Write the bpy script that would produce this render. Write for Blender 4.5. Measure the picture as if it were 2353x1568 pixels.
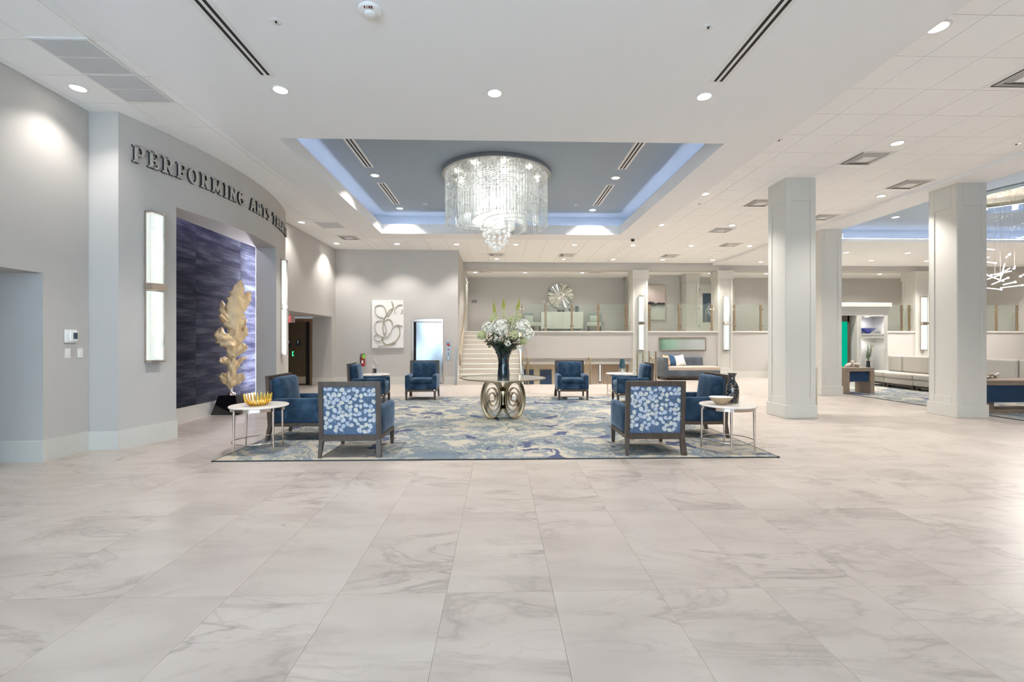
import bpy, math, random
from mathutils import Vector, Matrix
PI = math.pi
S = bpy.context.scene
COL = S.collection
for o in list(bpy.data.objects):
    bpy.data.objects.remove(o, do_unlink=True)

# ------------------------------------------------------------------ camera, world, exposure
cam = bpy.data.cameras.new('camera')
cam.lens = 16.0; cam.sensor_width = 36.0; cam.clip_start = 0.05; cam.clip_end = 200
camo = bpy.data.objects.new('camera', cam); COL.objects.link(camo)
camo.location = (0, 0, 1.44)
camo.rotation_euler = (PI/2, 0, -math.radians(1.643))
S.camera = camo
W = bpy.data.worlds.new('daylight'); S.world = W; W.use_nodes = True
W.node_tree.nodes['Background'].inputs[0].default_value = (0.60, 0.78, 1.0, 1)   # overcast daylight outside the street windows
W.node_tree.nodes['Background'].inputs[1].default_value = 7.4
S.view_settings.view_transform = 'Standard'
S.view_settings.look = 'None'
S.view_settings.gamma = 1.0
S.view_settings.use_curve_mapping = False
S.view_settings.exposure = 0.58
try:
    S.cycles.max_bounces = 5; S.cycles.diffuse_bounces = 4; S.cycles.glossy_bounces = 2
    S.cycles.use_adaptive_sampling = True; S.cycles.adaptive_threshold = 0.17; S.cycles.adaptive_min_samples = 16
    S.cycles.transmission_bounces = 3; S.cycles.transparent_max_bounces = 20
    S.cycles.caustics_reflective = False; S.cycles.caustics_refractive = False
    S.cycles.sample_clamp_indirect = 4.0
    S.cycles.use_denoising = True
except Exception:
    pass
DL = 235.0         # watts of one recessed downlight

# ------------------------------------------------------------------ materials
MATS = {}
def _mat(name):
    m = bpy.data.materials.new(name); m.use_nodes = True
    nt = m.node_tree
    return m, nt, nt.nodes['Principled BSDF']
def N(nt, t, **kw):
    n = nt.nodes.new(t)
    for k, v in kw.items():
        if k.startswith('i_'):
            n.inputs[int(k[2:])].default_value = v
        else:
            setattr(n, k, v)
    return n
def L(nt, a, ao, b, bi): nt.links.new(a.outputs[ao], b.inputs[bi])
def ramp(nt, stops, interp='LINEAR'):
    r = nt.nodes.new('ShaderNodeValToRGB'); r.color_ramp.interpolation = interp
    e = r.color_ramp.elements
    while len(e) < len(stops): e.new(0.5)
    for k, (p, c) in enumerate(stops):
        e[k].position = p; e[k].color = (c[0], c[1], c[2], 1)
    return r
def pbr(name, col, rough=0.5, metal=0.0, spec=0.5, noise=0.0, nscale=30, bump=0.0, bscale=200, stretch=None, sheen=0.0, coat=0.0, emit=None, estr=0.0):
    m, nt, b = _mat(name)
    b.inputs['Base Color'].default_value = (*col, 1); b.inputs['Roughness'].default_value = rough
    b.inputs['Metallic'].default_value = metal; b.inputs['Specular IOR Level'].default_value = spec
    if sheen:
        b.inputs['Sheen Weight'].default_value = sheen; b.inputs['Sheen Roughness'].default_value = 0.35
    if coat:
        b.inputs['Coat Weight'].default_value = coat; b.inputs['Coat Roughness'].default_value = 0.05
    if emit:
        b.inputs['Emission Color'].default_value = (*emit, 1); b.inputs['Emission Strength'].default_value = estr
    if noise or bump:
        tc = N(nt, 'ShaderNodeTexCoord'); mp = N(nt, 'ShaderNodeMapping')
        if stretch: mp.inputs['Scale'].default_value = stretch
        L(nt, tc, 'Object', mp, 0)
    if noise:
        n = N(nt, 'ShaderNodeTexNoise'); n.inputs['Scale'].default_value = nscale; n.inputs['Detail'].default_value = 5
        L(nt, mp, 0, n, 'Vector')
        lo = [max(0, c*(1-noise)) for c in col]; hi = [min(1, c*(1+noise)) for c in col]
        r = ramp(nt, [(0.3, lo), (0.7, hi)]); L(nt, n, 0, r, 0); L(nt, r, 0, b, 'Base Color')
    if bump:
        n2 = N(nt, 'ShaderNodeTexNoise'); n2.inputs['Scale'].default_value = bscale; n2.inputs['Detail'].default_value = 3
        L(nt, mp, 0, n2, 'Vector')
        bp = N(nt, 'ShaderNodeBump'); bp.inputs['Strength'].default_value = bump; bp.inputs['Distance'].default_value = 0.004
        L(nt, n2, 0, bp, 'Height'); L(nt, bp, 0, b, 'Normal')
    MATS[name] = m
    return m
def emis(name, col, s):
    m = bpy.data.materials.new(name); m.use_nodes = True; nt = m.node_tree; nt.nodes.clear()
    e = N(nt, 'ShaderNodeEmission'); e.inputs[0].default_value = (*col, 1); e.inputs[1].default_value = s
    o = N(nt, 'ShaderNodeOutputMaterial'); L(nt, e, 0, o, 0); MATS[name] = m
    return m
def glassy(name, tint, refl=0.12, body=None, bodyw=0.0, rough=0.02):
    """clear sheet glass: tinted transparency, fresnel reflection and, where asked, some diffuse body"""
    m = bpy.data.materials.new(name); m.use_nodes = True; nt = m.node_tree; nt.nodes.clear()
    t = N(nt, 'ShaderNodeBsdfTransparent'); t.inputs[0].default_value = (*tint, 1)
    g = N(nt, 'ShaderNodeBsdfGlossy'); g.inputs['Roughness'].default_value = rough; g.inputs[0].default_value = (1, 1, 1, 1)
    fr = N(nt, 'ShaderNodeFresnel'); fr.inputs[0].default_value = 1.5
    ad = N(nt, 'ShaderNodeMath', operation='MULTIPLY'); ad.inputs[1].default_value = refl/0.04; ad.use_clamp = True
    L(nt, fr, 0, ad, 0)
    ge = N(nt, 'ShaderNodeNewGeometry'); bf = N(nt, 'ShaderNodeMath', operation='SUBTRACT'); bf.inputs[0].default_value = 1.0; L(nt, ge, 'Backfacing', bf, 1)
    mu = N(nt, 'ShaderNodeMath', operation='MULTIPLY'); L(nt, ad, 0, mu, 0); L(nt, bf, 0, mu, 1); ad = mu
    mx = N(nt, 'ShaderNodeMixShader'); L(nt, ad, 0, mx, 0); L(nt, t, 0, mx, 1); L(nt, g, 0, mx, 2)
    out = N(nt, 'ShaderNodeOutputMaterial')
    if bodyw:
        d = N(nt, 'ShaderNodeBsdfDiffuse'); d.inputs[0].default_value = (*body, 1)
        tr = N(nt, 'ShaderNodeBsdfTranslucent'); tr.inputs[0].default_value = (*body, 1)
        m0 = N(nt, 'ShaderNodeMixShader', i_0=0.5); L(nt, d, 0, m0, 1); L(nt, tr, 0, m0, 2)
        m2 = N(nt, 'ShaderNodeMixShader', i_0=bodyw); L(nt, mx, 0, m2, 1); L(nt, m0, 0, m2, 2); L(nt, m2, 0, out, 0)
    else:
        L(nt, mx, 0, out, 0)
    MATS[name] = m
    return m

pbr('wall', (0.535, 0.515, 0.49), 0.75, spec=0.25)
pbr('trim', (0.63, 0.62, 0.575), 0.5, spec=0.35)
pbr('plaster', (0.86, 0.855, 0.85), 0.8, spec=0.2)
pbr('tile_ceiling', (0.93, 0.925, 0.91), 0.9, spec=0.15)
pbr('grid', (0.55, 0.54, 0.52), 0.6)
pbr('grout', (0.38, 0.335, 0.30), 0.8)
pbr('blue_paint', (0.345, 0.405, 0.47), 0.7, spec=0.25)
pbr('white_metal', (0.80, 0.79, 0.77), 0.45)
pbr('grey_filter', (0.60, 0.61, 0.62), 0.8, bump=0.3, bscale=300)
pbr('black_slot', (0.012, 0.012, 0.012), 0.7)
pbr('vent_grey', (0.36, 0.39, 0.42), 0.5)
pbr('wood', (0.068, 0.047, 0.034), 0.42, noise=0.3, nscale=6, stretch=(8, 8, 1.2))
pbr('wood_pale', (0.30, 0.225, 0.165), 0.45, noise=0.25, nscale=5, stretch=(1.5, 8, 12))
pbr('door_wood', (0.10, 0.075, 0.045), 0.5, noise=0.25, nscale=4, stretch=(10, 10, 1))
pbr('door_greige', (0.46, 0.40, 0.34), 0.55, noise=0.12, nscale=4, stretch=(10, 10, 1))
pbr('bronze', (0.36, 0.28, 0.185), 0.38, metal=0.85)
pbr('champagne', (0.50, 0.41, 0.29), 0.25, metal=1.0, noise=0.12, nscale=5)
pbr('nickel', (0.66, 0.575, 0.505), 0.16, metal=1.0)
pbr('chandelier_plate', (0.42, 0.41, 0.38), 0.6)
pbr('chrome', (0.85, 0.85, 0.85), 0.08, metal=1.0)
pbr('gold', (0.95, 0.62, 0.12), 0.22, metal=1.0)
pbr('gold_leaf', (0.83, 0.63, 0.37), 0.45, metal=0.25, noise=0.14, nscale=6, bump=0.4, bscale=25)
pbr('gold_edge', (0.03, 0.025, 0.02), 0.6)
pbr('black_gloss', (0.006, 0.006, 0.007), 0.12, coat=0.5)
pbr('marble_top', (0.78, 0.73, 0.68), 0.2, noise=0.06, nscale=5)
pbr('porcelain', (0.85, 0.84, 0.80), 0.25)
pbr('tan_ceramic', (0.42, 0.31, 0.20), 0.5)
pbr('letter_face', (0.52, 0.50, 0.46), 0.45)
pbr('letter_side', (0.03, 0.03, 0.03), 0.5)
pbr('leaf_dark', (0.025, 0.05, 0.018), 0.5, noise=0.5, nscale=12)
pbr('leaf_fresh', (0.07, 0.22, 0.04), 0.5, noise=0.4, nscale=9)
pbr('stem', (0.09, 0.065, 0.03), 0.7)
pbr('petal', (0.96, 0.92, 0.80), 0.6, sheen=0.2)
pbr('petal_cream', (0.78, 0.76, 0.52), 0.6)
pbr('bud_green', (0.45, 0.47, 0.09), 0.6)
pbr('ball_green', (0.62, 0.62, 0.34), 0.8, noise=0.35, nscale=60, bump=1.0, bscale=90)
pbr('linen', (0.50, 0.47, 0.425), 0.9, spec=0.15, bump=0.2, bscale=300)
pbr('seat_cream', (0.66, 0.60, 0.52), 0.85, spec=0.2)
pbr('sofa_seat', (0.50, 0.42, 0.36), 0.85, spec=0.2)
pbr('grey_velvet', (0.075, 0.09, 0.112), 0.7, sheen=0.5, noise=0.25, nscale=4)
pbr('navy', (0.012, 0.045, 0.105), 0.35, noise=0.3, nscale=2)
pbr('pillow_tan', (0.62, 0.45, 0.30), 0.85)
pbr('pillow_blue', (0.02, 0.08, 0.19), 0.7, sheen=0.4)
pbr('teal_leather', (0.22, 0.29, 0.29), 0.5)
pbr('celadon', (0.50, 0.545, 0.48), 0.6)
pbr('lacquer', (0.66, 0.70, 0.63), 0.25, noise=0.06, nscale=2)
pbr('steel', (0.50, 0.53, 0.55), 0.22, metal=1.0, noise=0.05, nscale=2)
pbr('plate_grey', (0.30, 0.32, 0.33), 0.35, metal=0.6)
pbr('white_plastic', (0.82, 0.82, 0.80), 0.4)
pbr('dark_screen', (0.05, 0.08, 0.11), 0.2)
pbr('red_paint', (0.35, 0.015, 0.02), 0.3)
pbr('red_ink', (0.30, 0.05, 0.05), 0.6)
pbr('lime', (0.25, 0.75, 0.05), 0.5)
pbr('canvas_white', (0.84, 0.82, 0.79), 0.85, bump=0.3, bscale=12)
pbr('relief_line', (0.42, 0.37, 0.27), 0.5, metal=0.2)
pbr('charcoal_sign', (0.035, 0.04, 0.055), 0.5)
pbr('sign_grey', (0.16, 0.16, 0.16), 0.5)
pbr('binding', (0.035, 0.045, 0.05), 0.9)
pbr('lower_wall', (0.56, 0.53, 0.45), 0.8)
pbr('driftwood', (0.34, 0.27, 0.21), 0.7, noise=0.4, nscale=20)
pbr('cobalt', (0.01, 0.03, 0.30), 0.08, coat=0.6)
pbr('grey_sleeve', (0.45, 0.46, 0.50), 0.5)
pbr('teal_shade', (0.025, 0.075, 0.10), 0.6)
pbr('window_blue', (0.015, 0.05, 0.13), 0.3, noise=0.5, nscale=2)
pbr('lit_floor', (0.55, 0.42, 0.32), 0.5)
emis('lamp', (1.0, 0.97, 0.93), 16.0)
emis('led_cove', (0.80, 0.83, 1.0), 14.0)
emis('led_niche', (0.88, 0.84, 1.0), 95.0)
emis('led_niche_top', (0.82, 0.76, 1.0), 12.0)
emis('sconce_glow', (1.0, 0.985, 0.92), 0.95)
emis('tube_core', (1.0, 0.99, 0.96), 7.0)
emis('bulb', (1.0, 0.96, 0.90), 60.0)
emis('twig_glow', (1.0, 0.97, 0.96), 1.5)
emis('green_glow', (0.0, 0.50, 0.30), 0.6)
emis('green_led', (0.05, 1.0, 0.35), 1.2)
emis('exit_red', (1.0, 0.10, 0.12), 1.2)
emis('red_led', (1.0, 0.08, 0.06), 1.2)
for k_ in ('lamp', 'tube_core', 'bulb', 'twig_glow', 'green_glow', 'green_led', 'exit_red', 'red_led'):
    MATS[k_].cycles.emission_sampling = 'NONE'      # tiny or faint: their light comes from the lamp beside them
glassy('pane', (0.95, 0.98, 0.965), 0.014, (0.72, 0.78, 0.74), 0.06)
glassy('table_glass', (0.80, 0.88, 0.86), 0.06, (0.5, 0.58, 0.56), 0.10)
glassy('crystal', (0.97, 0.98, 0.97), 0.25, (0.95, 0.97, 0.95), 0.38, 0.05)
glassy('crystal_bead', (0.97, 0.98, 0.97), 0.4, (0.97, 0.98, 0.97), 0.72, 0.05)
glassy('clear_glass', (0.9, 0.94, 0.94), 0.2, (0.8, 0.85, 0.85), 0.08)
glassy('smoke_blue_glass', (0.35, 0.5, 0.55), 0.2, (0.1, 0.2, 0.25), 0.3)
glassy('window_glass', (0.97, 0.99, 0.98), 0.05)
pbr('mirror', (0.80, 0.82, 0.77), 0.04, metal=1.0)

def velvet():
    m, nt, b = _mat('velvet'); MATS['velvet'] = m
    tc = N(nt, 'ShaderNodeTexCoord')
    n = N(nt, 'ShaderNodeTexNoise'); n.inputs['Scale'].default_value = 5; n.inputs['Detail'].default_value = 4; n.inputs['Distortion'].default_value = 0.6
    L(nt, tc, 'Object', n, 'Vector')
    r = ramp(nt, [(0.35, (0.016, 0.035, 0.064)), (0.60, (0.032, 0.066, 0.112)), (0.78, (0.070, 0.118, 0.175))])
    L(nt, n, 0, r, 0); L(nt, r, 0, b, 'Base Color')
    b.inputs['Roughness'].default_value = 0.85; b.inputs['Specular IOR Level'].default_value = 0.1
    b.inputs['Sheen Weight'].default_value = 0.55; b.inputs['Sheen Roughness'].default_value = 0.3
    b.inputs['Sheen Tint'].default_value = (0.58, 0.72, 0.92, 1)
velvet()
pbr('print_ground', (0.085, 0.145, 0.245), 0.7, noise=0.15, nscale=5)
def leafprint():
    m, nt, b = _mat('print_leaf'); MATS['print_leaf'] = m
    g = N(nt, 'ShaderNodeNewGeometry')
    r = ramp(nt, [(0.0, (0.50, 0.55, 0.56)), (0.35, (0.66, 0.66, 0.58)), (0.6, (0.44, 0.50, 0.62)), (1.0, (0.62, 0.66, 0.66))])
    L(nt, g, 'Random Per Island', r, 0); L(nt, r, 0, b, 'Base Color'); b.inputs['Roughness'].default_value = 0.7
leafprint()

def marble():
    m, nt, b = _mat('marble'); MATS['marble'] = m
    tc = N(nt, 'ShaderNodeTexCoord'); oi = N(nt, 'ShaderNodeObjectInfo'); ge = N(nt, 'ShaderNodeNewGeometry')
    s1 = N(nt, 'ShaderNodeMath', operation='MULTIPLY'); s1.inputs[1].default_value = 73.0; L(nt, oi, 'Random', s1, 0)
    s2 = N(nt, 'ShaderNodeMath', operation='MULTIPLY_ADD'); s2.inputs[1].default_value = 41.0; L(nt, ge, 'Random Per Island', s2, 0); L(nt, s1, 0, s2, 2)
    cb = N(nt, 'ShaderNodeCombineXYZ'); L(nt, s2, 0, cb, 0); L(nt, s2, 0, cb, 1); L(nt, s2, 0, cb, 2)
    va = N(nt, 'ShaderNodeVectorMath', operation='ADD'); L(nt, tc, 'Object', va, 0); L(nt, cb, 0, va, 1)
    mp = N(nt, 'ShaderNodeMapping'); mp.inputs['Rotation'].default_value = (0, 0, 0.62); mp.inputs['Scale'].default_value = (0.70, 1.9, 1.0)
    L(nt, va, 0, mp, 0)
    def veins(scale, dist, width, detail=6):
        n = N(nt, 'ShaderNodeTexNoise'); n.inputs['Scale'].default_value = scale; n.inputs['Detail'].default_value = detail
        n.inputs['Distortion'].default_value = dist; n.inputs['Roughness'].default_value = 0.55
        L(nt, mp, 0, n, 'Vector')
        a = N(nt, 'ShaderNodeMath', operation='SUBTRACT'); a.inputs[1].default_value = 0.5; L(nt, n, 0, a, 0)
        c = N(nt, 'ShaderNodeMath', operation='ABSOLUTE'); L(nt, a, 0, c, 0)
        r = ramp(nt, [(0.0, (1, 1, 1)), (width*0.35, (0.5, 0.5, 0.5)), (width, (0, 0, 0))]); L(nt, c, 0, r, 0)
        return r
    v1 = veins(1.0, 1.3, 0.040, 5); v2 = veins(2.3, 0.9, 0.030, 4)
    mk = N(nt, 'ShaderNodeTexNoise'); mk.inputs['Scale'].default_value = 0.9; mk.inputs['Detail'].default_value = 2; L(nt, va, 0, mk, 'Vector')
    mr = ramp(nt, [(0.38, (0, 0, 0)), (0.60, (1, 1, 1))]); L(nt, mk, 0, mr, 0)
    k1 = N(nt, 'ShaderNodeMath', operation='MULTIPLY'); L(nt, v1, 0, k1, 0); L(nt, mr, 0, k1, 1)
    k2 = N(nt, 'ShaderNodeMath', operation='MULTIPLY'); L(nt, v2, 0, k2, 0); k2.inputs[1].default_value = 0.42
    k2b = N(nt, 'ShaderNodeMath', operation='MULTIPLY'); L(nt, k2, 0, k2b, 0); L(nt, mr, 0, k2b, 1)
    kk = N(nt, 'ShaderNodeMath', operation='MULTIPLY_ADD'); kk.use_clamp = True; L(nt, k1, 0, kk, 0); kk.inputs[1].default_value = 0.85; L(nt, k2b, 0, kk, 2)
    cl = N(nt, 'ShaderNodeTexNoise'); cl.inputs['Scale'].default_value = 1.3; cl.inputs['Detail'].default_value = 4; cl.inputs['Distortion'].default_value = 0.8; L(nt, mp, 0, cl, 'Vector')
    cr = ramp(nt, [(0.30, (0.410, 0.358, 0.322)), (0.47, (0.472, 0.415, 0.373)), (0.70, (0.520, 0.466, 0.420))]); L(nt, cl, 0, cr, 0)
    mx = N(nt, 'ShaderNodeMix', data_type='RGBA'); L(nt, kk, 0, mx, 0); L(nt, cr, 0, mx, 6); mx.inputs[7].default_value = (0.305, 0.262, 0.235, 1)
    L(nt, mx, 2, b, 'Base Color')
    b.inputs['Roughness'].default_value = 0.33; b.inputs['Specular IOR Level'].default_value = 0.6
marble()

def rugmat():
    m, nt, b = _mat('rug_pile'); MATS['rug_pile'] = m
    tc = N(nt, 'ShaderNodeTexCoord')
    mp = N(nt, 'ShaderNodeMapping'); mp.inputs['Scale'].default_value = (0.72, 0.72, 1); L(nt, tc, 'Object', mp, 0)
    w = N(nt, 'ShaderNodeTexNoise'); w.inputs['Scale'].default_value = 1.6; w.inputs['Detail'].default_value = 5; L(nt, mp, 0, w, 'Vector')
    sb = N(nt, 'ShaderNodeVectorMath', operation='SUBTRACT'); sb.inputs[1].default_value = (0.5, 0.5, 0.5); L(nt, w, 1, sb, 0)
    sc = N(nt, 'ShaderNodeVectorMath', operation='SCALE'); sc.inputs['Scale'].default_value = 1.3; L(nt, sb, 0, sc, 0)
    ad = N(nt, 'ShaderNodeVectorMath', operation='ADD'); L(nt, mp, 0, ad, 0); L(nt, sc, 0, ad, 1)
    n = N(nt, 'ShaderNodeTexNoise'); n.inputs['Scale'].default_value = 0.95; n.inputs['Detail'].default_value = 7; n.inputs['Roughness'].default_value = 0.6; n.inputs['Distortion'].default_value = 0.7; L(nt, ad, 0, n, 'Vector')
    cream = (0.47, 0.425, 0.35); pale = (0.29, 0.31, 0.32); blue = (0.145, 0.185, 0.23); slate = (0.075, 0.09, 0.15); sea = (0.185, 0.215, 0.225)
    r = ramp(nt, [(0.0, blue), (0.30, slate), (0.36, blue), (0.42, sea), (0.445, cream), (0.46, blue), (0.50, pale), (0.525, cream), (0.56, cream), (0.575, pale), (0.60, sea), (0.64, cream), (0.70, cream), (0.78, pale)])
    L(nt, n, 0, r, 0)
    # small slate lakes
    n2 = N(nt, 'ShaderNodeTexNoise'); n2.inputs['Scale'].default_value = 2.1; n2.inputs['Detail'].default_value = 2; n2.inputs['Distortion'].default_value = 0.4; L(nt, ad, 0, n2, 'Vector')
    r2 = ramp(nt, [(0.625, (0, 0, 0)), (0.64, (1, 1, 1))]); L(nt, n2, 0, r2, 0)
    mx = N(nt, 'ShaderNodeMix', data_type='RGBA'); L(nt, r2, 0, mx, 0); L(nt, r, 0, mx, 6); mx.inputs[7].default_value = (0.085, 0.10, 0.17, 1)
    L(nt, mx, 2, b, 'Base Color')
    b.inputs['Roughness'].default_value = 0.95; b.inputs['Specular IOR Level'].default_value = 0.1
    f = N(nt, 'ShaderNodeTexNoise'); f.inputs['Scale'].default_value = 350; L(nt, tc, 'Object', f, 'Vector')
    bp = N(nt, 'ShaderNodeBump'); bp.inputs['Strength'].default_value = 0.3; bp.inputs['Distance'].default_value = 0.003; L(nt, f, 0, bp, 'Height'); L(nt, bp, 0, b, 'Normal')
rugmat()

def streaks():
    m, nt, b = _mat('wallcovering'); MATS['wallcovering'] = m
    tc = N(nt, 'ShaderNodeTexCoord'); oi = N(nt, 'ShaderNodeObjectInfo')
    s1 = N(nt, 'ShaderNodeMath', operation='MULTIPLY'); s1.inputs[1].default_value = 50.0; L(nt, oi, 'Random', s1, 0)
    cb = N(nt, 'ShaderNodeCombineXYZ'); L(nt, s1, 0, cb, 0); L(nt, s1, 0, cb, 1); L(nt, s1, 0, cb, 2)
    va = N(nt, 'ShaderNodeVectorMath', operation='ADD'); L(nt, tc, 'Object', va, 0); L(nt, cb, 0, va, 1)
    mp = N(nt, 'ShaderNodeMapping'); mp.inputs['Scale'].default_value = (1, 0.55, 5.0); mp.inputs['Rotation'].default_value = (0.03, 0, 0); L(nt, va, 0, mp, 0)
    n = N(nt, 'ShaderNodeTexNoise'); n.inputs['Scale'].default_value = 1.7; n.inputs['Detail'].default_value = 6; n.inputs['Roughness'].default_value = 0.62; L(nt, mp, 0, n, 'Vector')
    r = ramp(nt, [(0.32, (0.010, 0.011, 0.020)), (0.46, (0.024, 0.027, 0.042)), (0.58, (0.050, 0.056, 0.076)), (0.74, (0.10, 0.125, 0.115))]); L(nt, n, 0, r, 0)
    L(nt, r, 0, b, 'Base Color'); b.inputs['Roughness'].default_value = 0.85; b.inputs['Specular IOR Level'].default_value = 0.05
streaks()

def vaseglass():
    m, nt, b = _mat('ink_glass'); MATS['ink_glass'] = m
    tc = N(nt, 'ShaderNodeTexCoord'); mp = N(nt, 'ShaderNodeMapping'); mp.inputs['Scale'].default_value = (1, 1, 0.35); L(nt, tc, 'Object', mp, 0)
    n = N(nt, 'ShaderNodeTexNoise'); n.inputs['Scale'].default_value = 14; n.inputs['Detail'].default_value = 3; n.inputs['Distortion'].default_value = 1.5; L(nt, mp, 0, n, 'Vector')
    r = ramp(nt, [(0.40, (0.002, 0.004, 0.006)), (0.58, (0.004, 0.018, 0.03)), (0.68, (0.012, 0.075, 0.13)), (0.75, (0.003, 0.02, 0.03))]); L(nt, n, 0, r, 0)
    L(nt, r, 0, b, 'Base Color'); b.inputs['Roughness'].default_value = 0.06; b.inputs['Coat Weight'].default_value = 0.6
    bp = N(nt, 'ShaderNodeBump'); bp.inputs['Strength'].default_value = 0.35; bp.inputs['Distance'].default_value = 0.02; L(nt, n, 0, bp, 'Height'); L(nt, bp, 0, b, 'Normal')
    m2, nt, b = _mat('vein_glass'); MATS['vein_glass'] = m2
    tc = N(nt, 'ShaderNodeTexCoord')
    n = N(nt, 'ShaderNodeTexNoise'); n.inputs['Scale'].default_value = 9; n.inputs['Detail'].default_value = 2; n.inputs['Distortion'].default_value = 1.0; L(nt, tc, 'Object', n, 'Vector')
    a = N(nt, 'ShaderNodeMath', operation='SUBTRACT'); a.inputs[1].default_value = 0.5; L(nt, n, 0, a, 0)
    c = N(nt, 'ShaderNodeMath', operation='ABSOLUTE'); L(nt, a, 0, c, 0)
    r = ramp(nt, [(0.0, (0.75, 0.55, 0.30)), (0.004, (0.6, 0.4, 0.2)), (0.007, (0.004, 0.010, 0.018)), (0.12, (0.004, 0.012, 0.025)), (0.2, (0.004, 0.03, 0.05))]); L(nt, c, 0, r, 0)
    L(nt, r, 0, b, 'Base Color'); b.inputs['Roughness'].default_value = 0.06; b.inputs['Coat Weight'].default_value = 0.6
vaseglass()

def painting_sea():
    m, nt, b = _mat('sea_print'); MATS['sea_print'] = m
    tc = N(nt, 'ShaderNodeTexCoord'); sp = N(nt, 'ShaderNodeSeparateXYZ'); L(nt, tc, 'Generated', sp, 0)
    n = N(nt, 'ShaderNodeTexNoise'); n.inputs['Scale'].default_value = 4; n.inputs['Detail'].default_value = 6; L(nt, tc, 'Object', n, 'Vector')
    a = N(nt, 'ShaderNodeMath', operation='MULTIPLY_ADD'); L(nt, n, 0, a, 0); a.inputs[1].default_value = 0.35; L(nt, sp, 0, a, 2)
    r = ramp(nt, [(0.15, (0.13, 0.25, 0.19)), (0.45, (0.30, 0.46, 0.36)), (0.7, (0.38, 0.43, 0.40)), (1.0, (0.46, 0.50, 0.50))]); L(nt, a, 0, r, 0)
    L(nt, r, 0, b, 'Base Color'); b.inputs['Roughness'].default_value = 0.35
    bp = N(nt, 'ShaderNodeBump'); bp.inputs['Strength'].default_value = 0.5
    wv = N(nt, 'ShaderNodeTexWave', bands_direction='Z'); wv.inputs['Scale'].default_value = 5; wv.inputs['Distortion'].default_value = 9; L(nt, tc, 'Object', wv, 'Vector')
    L(nt, wv, 0, bp, 'Height'); L(nt, bp, 0, b, 'Normal')
    m2, nt, b = _mat('ink_print'); MATS['ink_print'] = m2
    tc = N(nt, 'ShaderNodeTexCoord'); sp = N(nt, 'ShaderNodeSeparateXYZ'); L(nt, tc, 'Generated', sp, 0)
    n = N(nt, 'ShaderNodeTexNoise'); n.inputs['Scale'].default_value = 3.2; n.inputs['Detail'].default_value = 5; L(nt, tc, 'Object', n, 'Vector')
    a = N(nt, 'ShaderNodeMath', operation='MULTIPLY_ADD'); L(nt, n, 0, a, 0); a.inputs[1].default_value = 0.22; L(nt, sp, 2, a, 2)
    r = ramp(nt, [(0.0, (0.50, 0.50, 0.44)), (0.40, (0.48, 0.50, 0.45)), (0.50, (0.25, 0.27, 0.26)), (0.535, (0.015, 0.015, 0.02)), (0.60, (0.02, 0.02, 0.03)), (0.625, (0.48, 0.40, 0.36)), (0.85, (0.55, 0.47, 0.43)), (1.0, (0.52, 0.48, 0.44))]); L(nt, a, 0, r, 0)
    L(nt, r, 0, b, 'Base Color'); b.inputs['Roughness'].default_value = 0.6
painting_sea()

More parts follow.
